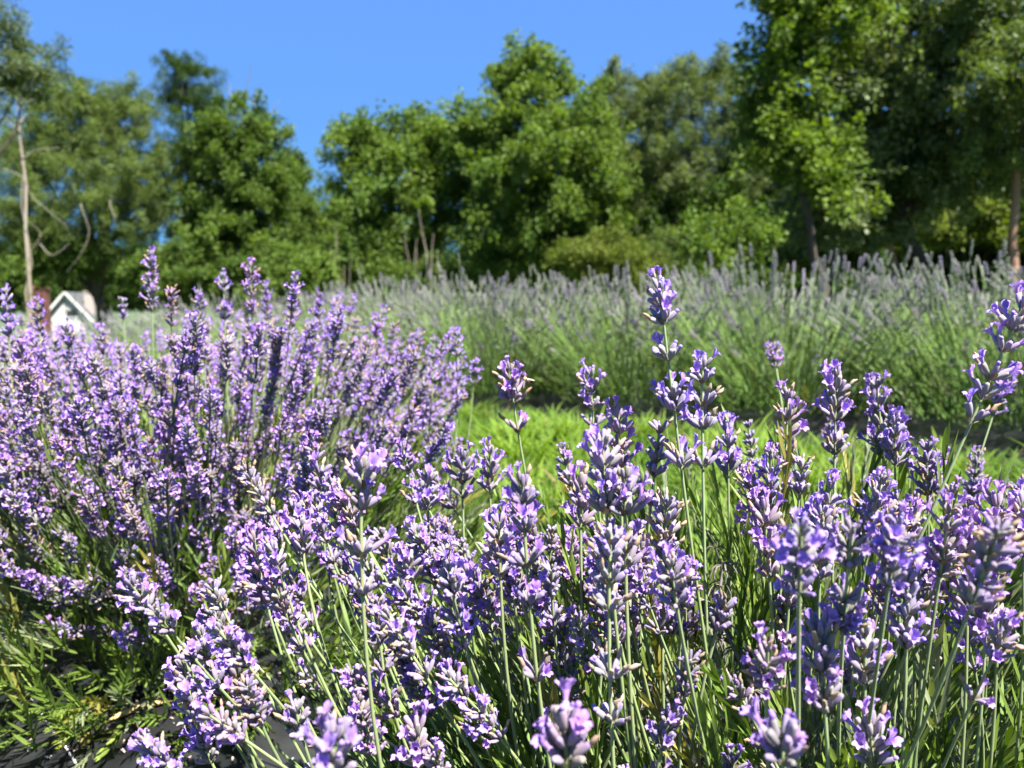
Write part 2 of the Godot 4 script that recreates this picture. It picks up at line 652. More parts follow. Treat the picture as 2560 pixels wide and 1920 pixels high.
func make_slim() -> void:
	for i in 6:
		var s := Shape.new()
		var bend := rng.randf_range(0.03, 0.10)
		var pts := []
		var rad := []
		var col := []
		for k in 6:
			var u := k / 5.0
			pts.append(Vector3(bend * u * u, u, 0))
			rad.append(lerpf(0.0026, 0.0016, u))
			col.append(Color(0.090, 0.185, 0.018).lerp(Color(0.165, 0.270, 0.055), u))
		s.tube(pts, rad, col, 3, false)
		# the bud spike: rings of small buds in tiers
		var purple := Color(0.215, 0.185, 0.265).lerp(Color(0.215, 0.235, 0.175), [0.1, 0.45, 0.7, 0.85, 0.95, 1.0][i])
		var tiers := 7
		for k in tiers:
			var u := 1.0 - 0.094 * (k + 0.3) / tiers - (0.03 if k == tiers - 1 else 0.0)
			var r: float = [0.0066, 0.0060, 0.0054, 0.0046, 0.0040, 0.0034][i] * [0.55, 0.85, 1.0, 1.0, 0.9, 0.8, 0.75][k]
			for q in 5:
				var a := TAU * q / 5 + k * 0.6
				var outw := Vector3(cos(a), 0, sin(a))
				var p := Vector3(bend * u * u, u, 0) + outw * 0.001
				var c := vary(purple, 0.2)
				s.tube([p, p + outw * r * 0.75 + Vector3.UP * 0.004, p + outw * r + Vector3.UP * 0.012], [0.0011, 0.0030 - 0.0003 * i, 0.0008], [c * 0.8, c, c * 1.25], 4)
		slim.append(s.mesh(mat_green))

func tall_plant(plant: Node3D, stems: int, singles: int, size: float, spread_: float) -> void:
	var w := []
	for k in slim.size():
		w.append(Swarm.new())
	for i in stems:
		var a := rng.randf() * TAU
		var th := acos(1.0 - rng.randf() * (1.0 - cos(spread_)))
		th *= 0.93
		var rr := 0.36 * sqrt(rng.randf())
		var base := Vector3(cos(a) * rr, 0.02, sin(a) * rr)
		var a2 := a + rng.randf_range(-0.7, 0.7)
		var d := Vector3(sin(th) * cos(a2), cos(th), sin(th) * sin(a2))
		var length := size * rng.randf_range(0.72, 1.0) * (1.0 + (0.14 * rng.randf() if rng.randf() < 0.06 else 0.0))
		var b := toward(d, rng.randf() * TAU)
		b = Basis(b.x * 0.95, b.y * length, b.z * 0.95)
		var c := vary(Color(1, 1, 1), 0.12)
		c = Color(minf(c.r, 1.0), minf(c.g, 1.0), minf(c.b, 1.0)) * rng.randf_range(0.8, 1.0)
		if i < singles:
			var k := pick(slim)
			piece("flower_stem", slim[k], plant, Transform3D(b, base))
		else:
			w[pick(slim)].put(Transform3D(b, base), c)
	for k in slim.size():
		w[k].made("flower_stems", slim[k], plant)

# ---------------------------------------------------------------- trees
var leaf_clump := {}

func make_clumps() -> void:
	# a twig's worth of leaves, one unit across
	for style in ["broad", "fine", "hanging"]:
		var s := Shape.new()
		var n := {"broad": 10, "fine": 14, "hanging": 12}.get(style, 10) as int
		for i in n:
			var p := some_dir() * rng.randf_range(0.15, 0.5)
			var d := (p.normalized() + some_dir() * 0.6 + Vector3.DOWN * (0.9 if style == "hanging" else 0.2)).normalized()
			var length := 0.42
			var width := 0.30
			if style == "fine":
				length = 0.34
				width = 0.15
			if style == "hanging":
				length = 0.5
				width = 0.14
			var nrm := (Vector3.UP + some_dir() * 0.9).normalized()
			var side := d.cross(nrm).normalized()
			var g := rng.randf_range(0.72, 1.0)
			var c := Color(g, g, g * 0.95)
			var a := s.add(p, c)
			var b := s.add(p + d * length * 0.45 + side * width * 0.5 + nrm * 0.03, c)
			var e := s.add(p + d * length - nrm * 0.04, c)
			var f := s.add(p + d * length * 0.45 - side * width * 0.5 + nrm * 0.03, c)
			s.tri(a, e, b)
			s.tri(a, f, e)
		leaf_clump[style] = s

# lobes: [x, y, z, rx, ry, rz] from the foot of the tree
func crown(o: Node3D, lobes: Array, style: String, m: StandardMaterial3D, c0: Color, c1: Color, clump: float, tuft: float, fill: float) -> void:
	var w := Swarm.new()
	for l in lobes:
		var r := Vector3(l[3], l[4], l[5])
		var area := 4.0 * PI * ((r.x * r.y + r.y * r.z + r.x * r.z) / 3.0)
		var tufts := int(area / (tuft * tuft * 1.5) * fill) + 4
		for k in tufts:
			var n := some_dir()
			if n.y < -0.75 and rng.randf() < 0.6:
				continue
			var depth := rng.randf_range(0.72, 1.06) if rng.randf() < 0.9 else rng.randf_range(1.06, 1.25)
			if rng.randf() < 0.22:
				depth = rng.randf_range(0.2, 0.7)
			var mid := Vector3(l[0], l[1], l[2]) + n * r * depth
			if mid.y < 0.15:
				continue
			var col := c0.lerp(c1, rng.randf())
			var tr := tuft * rng.randf_range(0.5, 1.25) * (0.6 if depth > 1.06 else 1.0)
			# a spray: long outwards, flat, thinning towards its drooping end
			var outw := (n * Vector3(1, 0.55, 1) + Vector3.UP * 0.12 + some_dir() * 0.45).normalized()
			if style == "hanging":
				outw = (outw + Vector3.DOWN * 0.9).normalized()
			var side := outw.cross(Vector3.UP)
			side = side.normalized() if side.length() > 0.05 else Vector3.RIGHT
			var up := side.cross(outw).normalized()
			var each := int(22 * rng.randf_range(0.6, 1.3))
			for i in each:
				var u := rng.randf_range(-0.9, 1.15)
				var width := sqrt(clampf(1.2 - u, 0.05, 1.5)) * 0.62
				var q := outw * u * tr * 1.25 + side * rng.randfn(0.0, 0.55) * width * tr + up * rng.randfn(0.0, 0.26) * tr
				q.y -= 0.22 * u * u * tr
				var b := toward(up * 0.8 + some_dir() * 0.7, rng.randf() * TAU)
				w.put(Transform3D(b.scaled(Vector3.ONE * clump * rng.randf_range(0.6, 1.35)), mid + q), vary(col, 0.13))
	w.made("crown", (leaf_clump[style] as Shape).mesh(m), o)

func limb(from: Vector3, to: Vector3, r0: float, r1: float, bark: Color, wander: float) -> Shape:
	var s := Shape.new()
	var pts := []
	var rad := []
	var col := []
	for i in 9:
		var u := i / 8.0
		var p := from.lerp(to, u)
		p += Vector3(rng.randf_range(-1, 1), rng.randf_range(-0.3, 0.3), rng.randf_range(-1, 1)) * wander * sin(PI * u) * 0.6
		p.y += sin(PI * u) * wander * 0.8
		pts.append(p)
		rad.append(lerpf(r0, r1, u) * (1.35 if i == 0 else 1.0))
		col.append(vary(bark, 0.18))
	s.tube(pts, rad, col, 8)
	return s

var tree_mats := {}

func tree(called: String, label: String, at: Vector3, lobes: Array, look: Dictionary) -> void:
	at.y = land(at.x, at.z) - 0.05
	var o := thing(called, label, look.get("category", "tree"), at, look.get("group", ""))
	var bark: Color = look.get("bark", Color(0.05, 0.04, 0.032))
	var r: float = look.get("r", 0.16)
	var top := Vector3.ZERO
	for l in lobes:
		top += Vector3(l[0], l[1], l[2]) / lobes.size()
	var fork := Vector3(top.x * 0.5 + rng.randf_range(-0.15, 0.15), maxf(0.4, top.y * look.get("fork", 0.5)), top.z * 0.5)
	if r > 0.0:
		for k in look.get("stems", 1) as int:
			var off := Vector3.ZERO if k == 0 else Vector3(rng.randf_range(-0.7, 0.7), 0, rng.randf_range(-0.5, 0.5))
			piece("trunk", limb(off, fork + off * 1.6, r, r * 0.7, bark, 0.10 + r * 0.5).mesh(mat_bark), o)
		for l in lobes:
			piece("branch", limb(fork, Vector3(l[0], l[1] + l[4] * 0.35, l[2]), r * 0.5, r * 0.10, bark, 0.25).mesh(mat_bark), o)
	var style: String = look.get("style", "broad")
	var m: StandardMaterial3D = mat_tree_gloss if look.get("gloss", false) else mat_tree
	crown(o, lobes, style, m, look.get("c0"), look.get("c1"), look.get("clump", 0.26), look.get("tuft", 0.5), look.get("fill", 0.75))

var mat_tree: StandardMaterial3D
var mat_tree_gloss: StandardMaterial3D

# ---------------------------------------------------------------- the white house beyond the field
func house() -> void:
	var at := Vector3(-34.5, 0, -60.0)
	at.y = land(at.x, at.z)
	var o := thing("white_house", "small white clapboard house with steep gable, brick chimney and dark roof beyond the lavender", "house", at)
	o.rotation.y = deg_to_rad(13)
	var w := 1.75
	var eave := 3.2
	var peak := 5.32
	var deep := 6.0
	var white := Color(0.46, 0.465, 0.45)
	var s := Shape.new()
	# solid walls
	var ring := [Vector3(-w, 0, 0), Vector3(w, 0, 0), Vector3(w, eave, 0), Vector3(0, peak - 0.1, 0), Vector3(-w, eave, 0)]
	for z in [0.0, -deep]:
		var ids := []
		for p in ring:
			ids.append(s.add(p + Vector3(0, 0, z), white))
		for i in 3:
			if z == 0.0:
				s.tri(ids[0], ids[i + 2], ids[i + 1])
			else:
				s.tri(ids[0], ids[i + 1], ids[i + 2])
	for e in [-w, w]:
		s.quad(s.add(Vector3(e, 0, 0), white), s.add(Vector3(e, eave, 0), white), s.add(Vector3(e, eave, -deep), white), s.add(Vector3(e, 0, -deep), white))
	piece("wall", s.mesh(mat_paint), o)
	# clapboards on the gable, each lapping the one below
	var y := 0.6
	while y < peak - 0.35:
		var half := w if y < eave else w * (peak - y - 0.16) / (peak - eave)
		if half < 0.12:
			break
		var b := Shape.new()
		b.box(Vector3(-half + 0.01, y, 0.004), Vector3(half - 0.01, y + 0.15, 0.020), vary(white, 0.02))
		b.box(Vector3(-half + 0.01, y, 0.020), Vector3(half - 0.01, y + 0.04, 0.034), vary(white, 0.02))
		piece("clapboard", b.mesh(mat_paint), o)
		y += 0.16
	# roof slopes with overhang
	for e in [-1.0, 1.0]:
		var r := Shape.new()
		var dark := Color(0.075, 0.082, 0.085)
		var run := Vector2(w, eave - peak)
		var low := Vector3(e * (w + 0.36), eave - 0.36 * (peak - eave) / w, 0)
		var high := Vector3(0, peak, 0)
		var up := Vector3(e * (peak - eave), w, 0).normalized() * 0.10
		var pts := []
		for z in [0.38, -deep - 0.3]:
			for q in [low, high, high + up, low + up]:
				pts.append(q + Vector3(0, 0, z))
		for q in [[0, 1, 2, 3], [7, 6, 5, 4], [3, 2, 6, 7], [4, 5, 1, 0], [0, 3, 7, 4]]:
			r.quad(r.add(pts[q[0]], dark), r.add(pts[q[1]], dark), r.add(pts[q[2]], dark), r.add(pts[q[3]], dark))
		piece("roof", r.mesh(mat_paint), o)
		var t := Shape.new()
		var pv := []
		for z in [0.382, 0.42]:
			for q in [low - up * 0.6, high - up * 0.6, high + up * 1.1, low + up * 1.1]:
				pv.append(q + Vector3(0, 0, z))
		for q in [[4, 5, 6, 7], [0, 3, 2, 1], [3, 7, 6, 2], [0, 1, 5, 4], [0, 4, 7, 3]]:
			t.quad(t.add(pv[q[0]], white), t.add(pv[q[1]], white), t.add(pv[q[2]], white), t.add(pv[q[3]], white))
		piece("gable_trim", t.mesh(mat_paint), o)
	# attic window
	var wn := Node3D.new()
	wn.name = "window"
	wn.position = Vector3(0.3, 3.72, 0.036)
	o.add_child(wn, true)
	var fr := Shape.new()
	for b in [[-0.46, -0.34, 0.46, -0.26], [-0.46, 0.26, 0.46, 0.34], [-0.46, -0.26, -0.38, 0.26], [0.38, -0.26, 0.46, 0.26]]:
		fr.box(Vector3(b[0], b[1], 0.0), Vector3(b[2], b[3], 0.05), white)
	piece("frame", fr.mesh(mat_paint), wn)
	var gl := Shape.new()
	gl.box(Vector3(-0.38, -0.26, 0.0), Vector3(0.38, 0.26, 0.012), Color(0.02, 0.025, 0.03))
	piece("pane", gl.mesh(mat_gloss), wn)
	# brick chimney in front of the left half of the gable
	var ch := Node3D.new()
	ch.name = "brick_chimney"
	ch.position = Vector3(-1.55, 0, 0.75)
	o.add_child(ch, true)
	var red := Color(0.105, 0.040, 0.030)
	var cs := Shape.new()
	cs.box(Vector3(-0.50, 0, -0.4), Vector3(0.50, 5.55, 0.4), red)
	for k in 70:      # courses of brick
		cs.box(Vector3(-0.51, 0.06 + k * 0.078, -0.41), Vector3(0.51, 0.125 + k * 0.078, 0.41), vary(red, 0.18))
	piece("stack", cs.mesh(mat_rough), ch)
	var cap := Shape.new()
	cap.box(Vector3(-0.58, 5.55, -0.48), Vector3(0.58, 5.72, 0.48), vary(red * 1.2, 0.1))
	cap.box(Vector3(-0.5, 5.72, -0.4), Vector3(0.5, 5.98, 0.4), red * 0.7)
	cap.box(Vector3(-0.32, 5.98, -0.22), Vector3(0.32, 6.02, 0.22), Color(0.02, 0.02, 0.02))
	piece("cap", cap.mesh(mat_rough), ch)
	var p := Shape.new()
	p.box(Vector3(0.95, 3.6, -1.6), Vector3(1.62, 5.35, -1.0), Color(0.27, 0.235, 0.215))
	p.box(Vector3(0.90, 5.352, -1.65), Vector3(1.67, 5.46, -0.95), Color(0.24, 0.21, 0.19))
	piece("pale_chimney", p.mesh(mat_rough), o)

var mat_paint: StandardMaterial3D
var mat_gloss: StandardMaterial3D
var mat_rough: StandardMaterial3D

func noisy(a: Color, b: Color, freq: float, seed_: int, size := 512) -> NoiseTexture2D:
	var n := FastNoiseLite.new()
	n.seed = seed_
	n.frequency = freq
	n.fractal_octaves = 5
	var t := NoiseTexture2D.new()
	t.noise = n
	t.width = size
	t.height = size
	t.seamless = true
	var g := Gradient.new()
	g.set_color(0, a)
	g.set_color(1, b)
	t.color_ramp = g
	return t

# ================================================================ the scene
func _ready() -> void:
	rng.seed = 20240615
	bumps.seed = 7
	bumps.frequency = 0.35

	# camera
	var cam := Camera3D.new()
	cam.name = "camera"
	add_child(cam)
	cam.position = Vector3(0, 0.55, 0)
	cam.rotation_degrees = Vector3(-5.99, 0, 0)
	var lens := CameraAttributesPhysical.new()
	lens.frustum_focal_length = 24.07
	lens.frustum_focus_distance = 0.54
	lens.frustum_near = 0.03
	lens.frustum_far = 900.0
	lens.exposure_aperture = 7.8
	cam.attributes = lens
	cam.fov = 53.0
	cam.near = 0.03
	cam.far = 900.0
	cam.current = true

	# sky, air and exposure
	var env := Environment.new()
	env.background_mode = Environment.BG_SKY
	var sky := ProceduralSkyMaterial.new()
	sky.sky_top_color = Color(0.0316, 0.0765, 0.205).linear_to_srgb()
	sky.sky_horizon_color = Color(0.041, 0.125, 0.216).linear_to_srgb()
	sky.sky_curve = 0.10
	sky.sky_energy_multiplier = 1.0
	sky.ground_bottom_color = Color(0.05, 0.08, 0.03).linear_to_srgb()
	sky.ground_horizon_color = Color(0.07, 0.11, 0.06).linear_to_srgb()
	sky.sun_angle_max = 6.0
	sky.sun_curve = 0.1
	env.sky = Sky.new()
	env.sky.sky_material = sky
	env.tonemap_mode = Environment.TONE_MAPPER_LINEAR
	env.tonemap_exposure = 4.95
	env.sdfgi_enabled = true
	env.ssao_enabled = true
	env.ssil_enabled = true
	var we := WorldEnvironment.new()
	we.name = "world"
	we.environment = env
	add_child(we)
	var sun := DirectionalLight3D.new()
	sun.name = "sun"
	sun.light_energy = 1.58
	sun.light_color = Color(1.0, 0.975, 0.93)
	sun.light_angular_distance = 0.5
	sun.shadow_enabled = true
	var az := deg_to_rad(138)
	var el := deg_to_rad(60)
	add_child(sun)
	sun.look_at_from_position(Vector3(cos(el) * sin(az), sin(el), -cos(el) * cos(az)) * 50.0, Vector3.ZERO)

	# materials
	mat_petal = paint(0.75, Color(0.66, 0.66, 0.66), 0.3)
	mat_petal.metallic_specular = 0.3
	mat_green = paint(0.62, Color.BLACK, 0.15)
	mat_leaf = paint(0.55, Color(0.68, 0.72, 0.35))
	mat_bark = paint(0.9)
	mat_dry = paint(0.85)
	mat_tree = paint(0.6, Color(0.93, 0.96, 0.46))
	mat_tree_gloss = paint(0.5, Color(0.90, 0.93, 0.50))
	mat_tree_gloss.metallic_specular = 0.35
	mat_tree.metallic_specular = 0.3
	mat_paint = paint(0.6)
	mat_gloss = paint(0.1)
	mat_rough = paint(0.95)
	mat_wing = paint(0.3, Color(0.7, 0.7, 0.7))
	for i in 10:
		var m: StandardMaterial3D = mat_leaf.duplicate()
		m.albedo_color = shoot_colour().linear_to_srgb()
		leaf_tints.append(m)
	for tint in [Color(1, 1, 1), Color(1, 1, 1), Color(1, 0.95, 0.97), Color(0.96, 0.98, 1), Color(0.92, 0.94, 0.90), Color(1, 0.97, 0.94), Color(0.90, 0.89, 0.92), Color(0.98, 0.99, 0.96)]:
		var m: StandardMaterial3D = mat_petal.duplicate()
		m.albedo_color = tint
		petal_tints.append(m)
	make_whorls()
	make_heads()
	make_shoots()
	make_slim()
	make_clumps()

	# ground: one sheet to the horizon
	var gs := Shape.new()
	var radii := [0.0]
	var rr := 0.6
	while rr < 420.0:
		radii.append(rr)
		rr *= 1.13
	for r in radii:
		for k in 96:
			var x: float = r * cos(TAU * k / 96)
			var z: float = r * sin(TAU * k / 96)
			gs.add(Vector3(x, land(x, z), z), Color.WHITE)
	for i in radii.size() - 1:
		for k in 96:
			var k2 := (k + 1) % 96
			gs.quad(i * 96 + k, i * 96 + k2, (i + 1) * 96 + k2, (i + 1) * 96 + k)
	var soil := StandardMaterial3D.new()
	soil.roughness = 0.95
	soil.albedo_texture = noisy(Color(0.026, 0.045, 0.012).linear_to_srgb(), Color(0.065, 0.095, 0.026).linear_to_srgb(), 0.02, 3)
	soil.uv1_triplanar = true
	soil.uv1_world_triplanar = true
	soil.uv1_scale = Vector3(0.31, 0.31, 0.31)
	var ground := piece("ground", gs.mesh(soil), self)
	tag(ground, "green field ground reaching to the trees", "ground", "", "structure")

	# woven black weed barrier under the rows
	var weave := StandardMaterial3D.new()
	weave.albedo_texture = noisy(Color(0.006, 0.007, 0.008).linear_to_srgb(), Color(0.030, 0.031, 0.033).linear_to_srgb(), 0.012, 9)
	weave.uv1_triplanar = true
	weave.uv1_world_triplanar = true
	weave.uv1_scale = Vector3(1.3, 1.3, 1.3)
	weave.roughness = 0.42
	weave.metallic_specular = 0.35
	weave.cull_mode = BaseMaterial3D.CULL_DISABLED
	cloth("black weed barrier fabric under the front row, bare in the lower left corner", -0.35, 1.32, -1.2, 7.0, 0.035, weave)
	cloth("black weed barrier fabric showing beyond the grass under the green lavender row", 2.82, 4.6, -4.0, 15.0, 0.07, weave)

	# the two big plants in front
	var near := front_plant("nearest purple lavender bush, filling the lower right of the photo", Vector3(0.27, 0, -0.68))
	near.position.y = cloth_height(near.position.x, near.position.z)
	near_plant(near)
	var left := front_plant("wide purple lavender bush on the left above the bare black fabric", Vector3(-0.56, 0, -1.31))
	left.position.y = cloth_height(left.position.x, left.position.z)
	left_plant(left)
	var k := 0
	for t in [2.42, 3.5, 4.6]:
		var p := bed(0.7, t)
		p.y = cloth_height(p.x, p.z)
		var o := front_plant(["purple lavender bush at the left edge behind the wide left bush", "third purple lavender bush of the front row, mostly hidden at the left edge", "last purple lavender bush in view at the left end of the front row"][k], p)
		foliage(o, 260, 0.4, 0.34, 0)
		var w := []
		for i in heads.size():
			w.append(Swarm.new())
		for i in 330:
			var f := fan(1.15, 0.36, 0.50, 0.2, 0.03)
			if p.y + f[2].y > (0.548 if rng.randf() < 0.85 else 0.575) + (p.z + f[2].z) * 0.030:
				continue
			if i < (110 if k == 0 else 0):
				whole_spike(o, f[0], f[1], f[2])
			else:
				mass_spike(w, f[0], f[1], f[2])
		mass_done(o, w)
		k += 1

	# grass between the rows
	grass()

	# rows of taller green lavender
	var spots := [-1.9, -1.1, -0.35, 0.45, 1.2, 2.0, 2.8, 3.55, 4.35, 5.2, 6.0, 6.8, 7.6, 8.4, 9.3, 10.2, 11.1, 12.0, 13.0, 14.0]
	var said := {1: "tall green lavender bush at the right edge beyond the grass", 2: "tall green lavender bush behind the leaning spike on the right", 3: "tall green lavender bush behind the two slim spikes right of centre", 4: "tall green lavender bush directly behind the tall curved purple spike", 5: "tall green lavender bush just left of the tall curved purple spike", 6: "tall green lavender bush in the middle, beyond the grass corner", 7: "tall green lavender bush where the grass runs out at the left"}
	for i in spots.size():
		var p := bed(3.72 + rng.randf_range(-0.08, 0.08), spots[i] + rng.randf_range(-0.1, 0.1))
		p.y = cloth_height(p.x, p.z)
		var o := thing("green_lavender_bush", said.get(i, "one of the green lavender bushes further along the row" if i > 0 else "green lavender bush just beyond the right edge of the picture"), "lavender bush", p, "taller lavender bushes not yet in bloom")
		foliage(o, 200, 0.52, 0.42, 0, 1.5)
		tall_plant(o, 640 if i < 9 else 420, 40 if i > 0 and i < 8 else 0, rng.randf_range(0.69, 0.79), 1.02)
	var rows := Swarm.new()
	var rows2 := Swarm.new()
	for s in [7.3, 10.6, 13.9, 17.2]:
		for i in 1500:
			var t := rng.randf_range(-6.0, 22.0)
			var p := bed(s + rng.randf_range(-0.15, 0.15), t)
			var th := rng.randf_range(0.0, 0.9)
			var a := rng.randf() * TAU
			var d := Vector3(sin(th) * cos(a), cos(th), sin(th) * sin(a))
			var b := toward(d, rng.randf() * TAU)
			b = Basis(b.x * 1.6, b.y * rng.randf_range(0.55, 0.74), b.z * 1.6)
			(rows if i % 2 else rows2).put(Transform3D(b, p), vary(Color(0.85, 0.85, 0.85), 0.1))
	var fld := Node3D.new()
	fld.name = "lavender_field"
	add_child(fld)
	tag(fld, "further rows of green lavender behind the first green row", "lavender field", "", "stuff")
	rows.made("flower_stems", slim[1], fld)
	rows2.made("flower_stems", slim[4], fld)

	# trees
	forest()
	snag()
	house()
	woods()

	# small things
	small_things()

func near_plant(near: Node3D) -> void:
	foliage(near, 850, 0.36, 0.28, 130)
	hero(near, Vector3(0.0949, 0.5610, -0.5000), Vector3(0.1141, 0.4264, -0.5000), [0.003, 0.0126, 0.0235, 0.0475, 0.0737, 0.0812, 0.1188], "", 1.00, 0.0012)
	hero(near, Vector3(0.1363, 0.5071, -0.5500), Vector3(0.1425, 0.3479, -0.5500), [0.004, 0.0132, 0.0298, 0.0463, 0.0744])
	hero(near, Vector3(0.0739, 0.4860, -0.7200), Vector3(0.0812, 0.3766, -0.7200), [0.0043, 0.0173, 0.0346, 0.0511], "", 1.05)
	hero(near, Vector3(-0.0034, 0.4912, -0.7000), Vector3(0.0146, 0.3814, -0.7000), [0.0042, 0.0126, 0.0244, 0.0303, 0.0589], "", 1.10)
	hero(near, Vector3(0.3322, 0.5545, -0.5000), Vector3(0.2782, 0.4107, -0.5000), [0.009, 0.0225, 0.0376, 0.0571, 0.0707, 0.0872], "", 1.00, 0.0013)
	hero(near, Vector3(0.2617, 0.4923, -0.6200), Vector3(0.2655, 0.3616, -0.6200), [0.0037, 0.0142, 0.0261, 0.0365, 0.0559, 0.0641], "", 1.05)
	hero(near, Vector3(0.3140, 0.4813, -0.6600), Vector3(0.3297, 0.3703, -0.6600), [0.004, 0.0198, 0.0377, 0.0556, 0.0655], "", 1.05)
	hero(near, Vector3(0.2238, 0.4761, -0.6200), Vector3(0.2234, 0.3616, -0.6200), [0.0045, 0.0205, 0.0354, 0.0559, 0.0802], "", 1.05)
	hero(near, Vector3(0.0723, 0.4753, -0.5200), Vector3(0.0788, 0.3589, -0.5200), [0.0038, 0.0131, 0.025, 0.0369, 0.0516])
	hero(near, Vector3(0.0520, 0.4727, -0.4400), Vector3(0.0616, 0.3599, -0.4400), [0.0058, 0.0164, 0.0278, 0.0397, 0.0437])
	hero(near, Vector3(0.0657, 0.4536, -0.4400), Vector3(0.0711, 0.3166, -0.4400), [0.0066, 0.0146, 0.0251, 0.0476, 0.0569])
	hero(near, Vector3(-0.0829, 0.4632, -0.4200), Vector3(-0.0811, 0.3272, -0.4200), [0.0056, 0.0139, 0.0265, 0.053, 0.0758])
	hero(near, Vector3(0.0058, 0.4518, -0.4300), Vector3(0.0160, 0.3219, -0.4300), [0.0057, 0.0155, 0.031, 0.0517, 0.075, 0.1202])
	hero(near, Vector3(0.0536, 0.4254, -0.4100), Vector3(0.0563, 0.3051, -0.4100), [0.0054, 0.0148, 0.0271, 0.0419, 0.0814, 0.1085], "faded")
	hero(near, Vector3(0.1536, 0.3901, -0.3700), Vector3(0.1608, 0.3190, -0.3700), [0.0049, 0.0145, 0.0245, 0.0367, 0.0445])
	hero(near, Vector3(0.0217, 0.3748, -0.3000), Vector3(0.0243, 0.3382, -0.3000), [0.0018, 0.0108, 0.0216])
	hero(near, Vector3(-0.0732, 0.3708, -0.3000), Vector3(-0.0715, 0.3382, -0.3000), [0.0027, 0.0126, 0.0235])
	hero(near, Vector3(0.1110, 0.3698, -0.3000), Vector3(0.1145, 0.3382, -0.3000), [0.0045, 0.0144])
	hero(near, Vector3(-0.0562, 0.3012, -0.4300), Vector3(-0.0534, 0.2582, -0.4300), [0.0039, 0.0129, 0.0233])
	hero(near, Vector3(-0.2225, 0.3062, -0.5000), Vector3(-0.2008, 0.2209, -0.5000), [0.003, 0.0114, 0.0271, 0.0355, 0.0541, 0.0616, 0.0707])
	hero(near, Vector3(-0.1874, 0.3203, -0.5000), Vector3(-0.1744, 0.2243, -0.5000), [0.003, 0.012, 0.0225, 0.0331, 0.0451])
	hero(near, Vector3(0.1757, 0.4487, -0.6200), Vector3(0.1794, 0.3616, -0.6200), [0.0037, 0.0149, 0.028, 0.0373])
	hero(near, Vector3(0.2275, 0.3933, -0.4300), Vector3(0.2313, 0.2816, -0.4300), [0.0039, 0.0129, 0.0233, 0.0349, 0.0414])
	hero(near, Vector3(0.2777, 0.4132, -0.4600), Vector3(0.2849, 0.2629, -0.4600), [0.0041, 0.0138, 0.0249, 0.0415, 0.0498])
	hero(near, Vector3(0.2951, 0.4291, -0.4600), Vector3(0.3031, 0.2629, -0.4600), [0.0033, 0.0124, 0.0221, 0.0318, 0.0415])
	hero(near, Vector3(0.1672, 0.4170, -0.5000), Vector3(0.1812, 0.2847, -0.5000), [0.0036, 0.0135, 0.0241, 0.0346, 0.0481])
	hero(near, Vector3(0.2058, 0.4123, -0.5000), Vector3(0.2071, 0.2847, -0.5000), [0.0036, 0.0135, 0.0241, 0.0346, 0.0451])
	hero(near, Vector3(0.1068, 0.4124, -0.5200), Vector3(0.1070, 0.2741, -0.5200), [0.0031, 0.0125, 0.0235, 0.0328, 0.0438], "faded")
	hero(near, Vector3(-0.0185, 0.4230, -0.6600), Vector3(-0.0140, 0.2862, -0.6600), [0.004, 0.0143, 0.0246, 0.0357])
	hero(near, Vector3(-0.0401, 0.4269, -0.6200), Vector3(-0.0363, 0.3022, -0.6200), [0.0037, 0.0134, 0.0231, 0.0354])
	hero(near, Vector3(-0.0665, 0.4111, -0.6000), Vector3(-0.0639, 0.3102, -0.6000), [0.0036, 0.0144, 0.0238])
	hero(near, Vector3(-0.0081, 0.4138, -0.4700), Vector3(-0.0018, 0.3006, -0.4700), [0.0034, 0.0127, 0.022, 0.0339])
	hero(near, Vector3(-0.1922, 0.3770, -0.5600), Vector3(-0.1648, 0.2529, -0.5600), [0.004, 0.0141, 0.0269, 0.0397, 0.0505])
	hero(near, Vector3(-0.1662, 0.3939, -0.5800), Vector3(-0.1477, 0.2805, -0.5800), [0.0042, 0.0157, 0.0279, 0.0384])
	hero(near, Vector3(-0.1629, 0.4086, -0.6400), Vector3(-0.1539, 0.2942, -0.6400), [0.0038, 0.0139, 0.0269], "bud")
	hero(near, Vector3(0.2003, 0.3644, -0.4200), Vector3(0.2034, 0.2878, -0.4200), [0.003, 0.0114, 0.0215, 0.0303])
	hero(near, Vector3(0.2960, 0.3958, -0.5600), Vector3(0.3052, 0.2898, -0.5600), [0.0034, 0.0135, 0.0242, 0.0364])
	hero(near, Vector3(0.3380, 0.4334, -0.6200), Vector3(0.3473, 0.3022, -0.6200), [0.0037, 0.0142, 0.0254, 0.0391])
	hero(near, Vector3(0.3204, 0.4533, -0.6400), Vector3(0.3285, 0.3352, -0.6400), [0.0038, 0.0146, 0.0269, 0.0385])
	hero(near, Vector3(0.1125, 0.4553, -0.5800), Vector3(0.1052, 0.3738, -0.5800), [0.0035, 0.0157, 0.0262, 0.0366, 0.0593], "bud")
	hero(near, Vector3(0.1964, 0.3178, -0.4000), Vector3(0.2013, 0.2704, -0.4000), [0.0029, 0.0108, 0.0192])
	hero(near, Vector3(0.0475, 0.4264, -0.5200), Vector3(0.0509, 0.3083, -0.5200), [0.0038, 0.0156, 0.0281])
	hero(near, Vector3(0.3107, 0.4291, -0.4600), Vector3(0.3192, 0.2629, -0.4600), [0.0033, 0.0124, 0.0221, 0.0318])
	hero(near, Vector3(0.2746, 0.3753, -0.4300), Vector3(0.2751, 0.2816, -0.4300), [0.0031, 0.0116, 0.0207])
	var made := 0
	var tries := 0
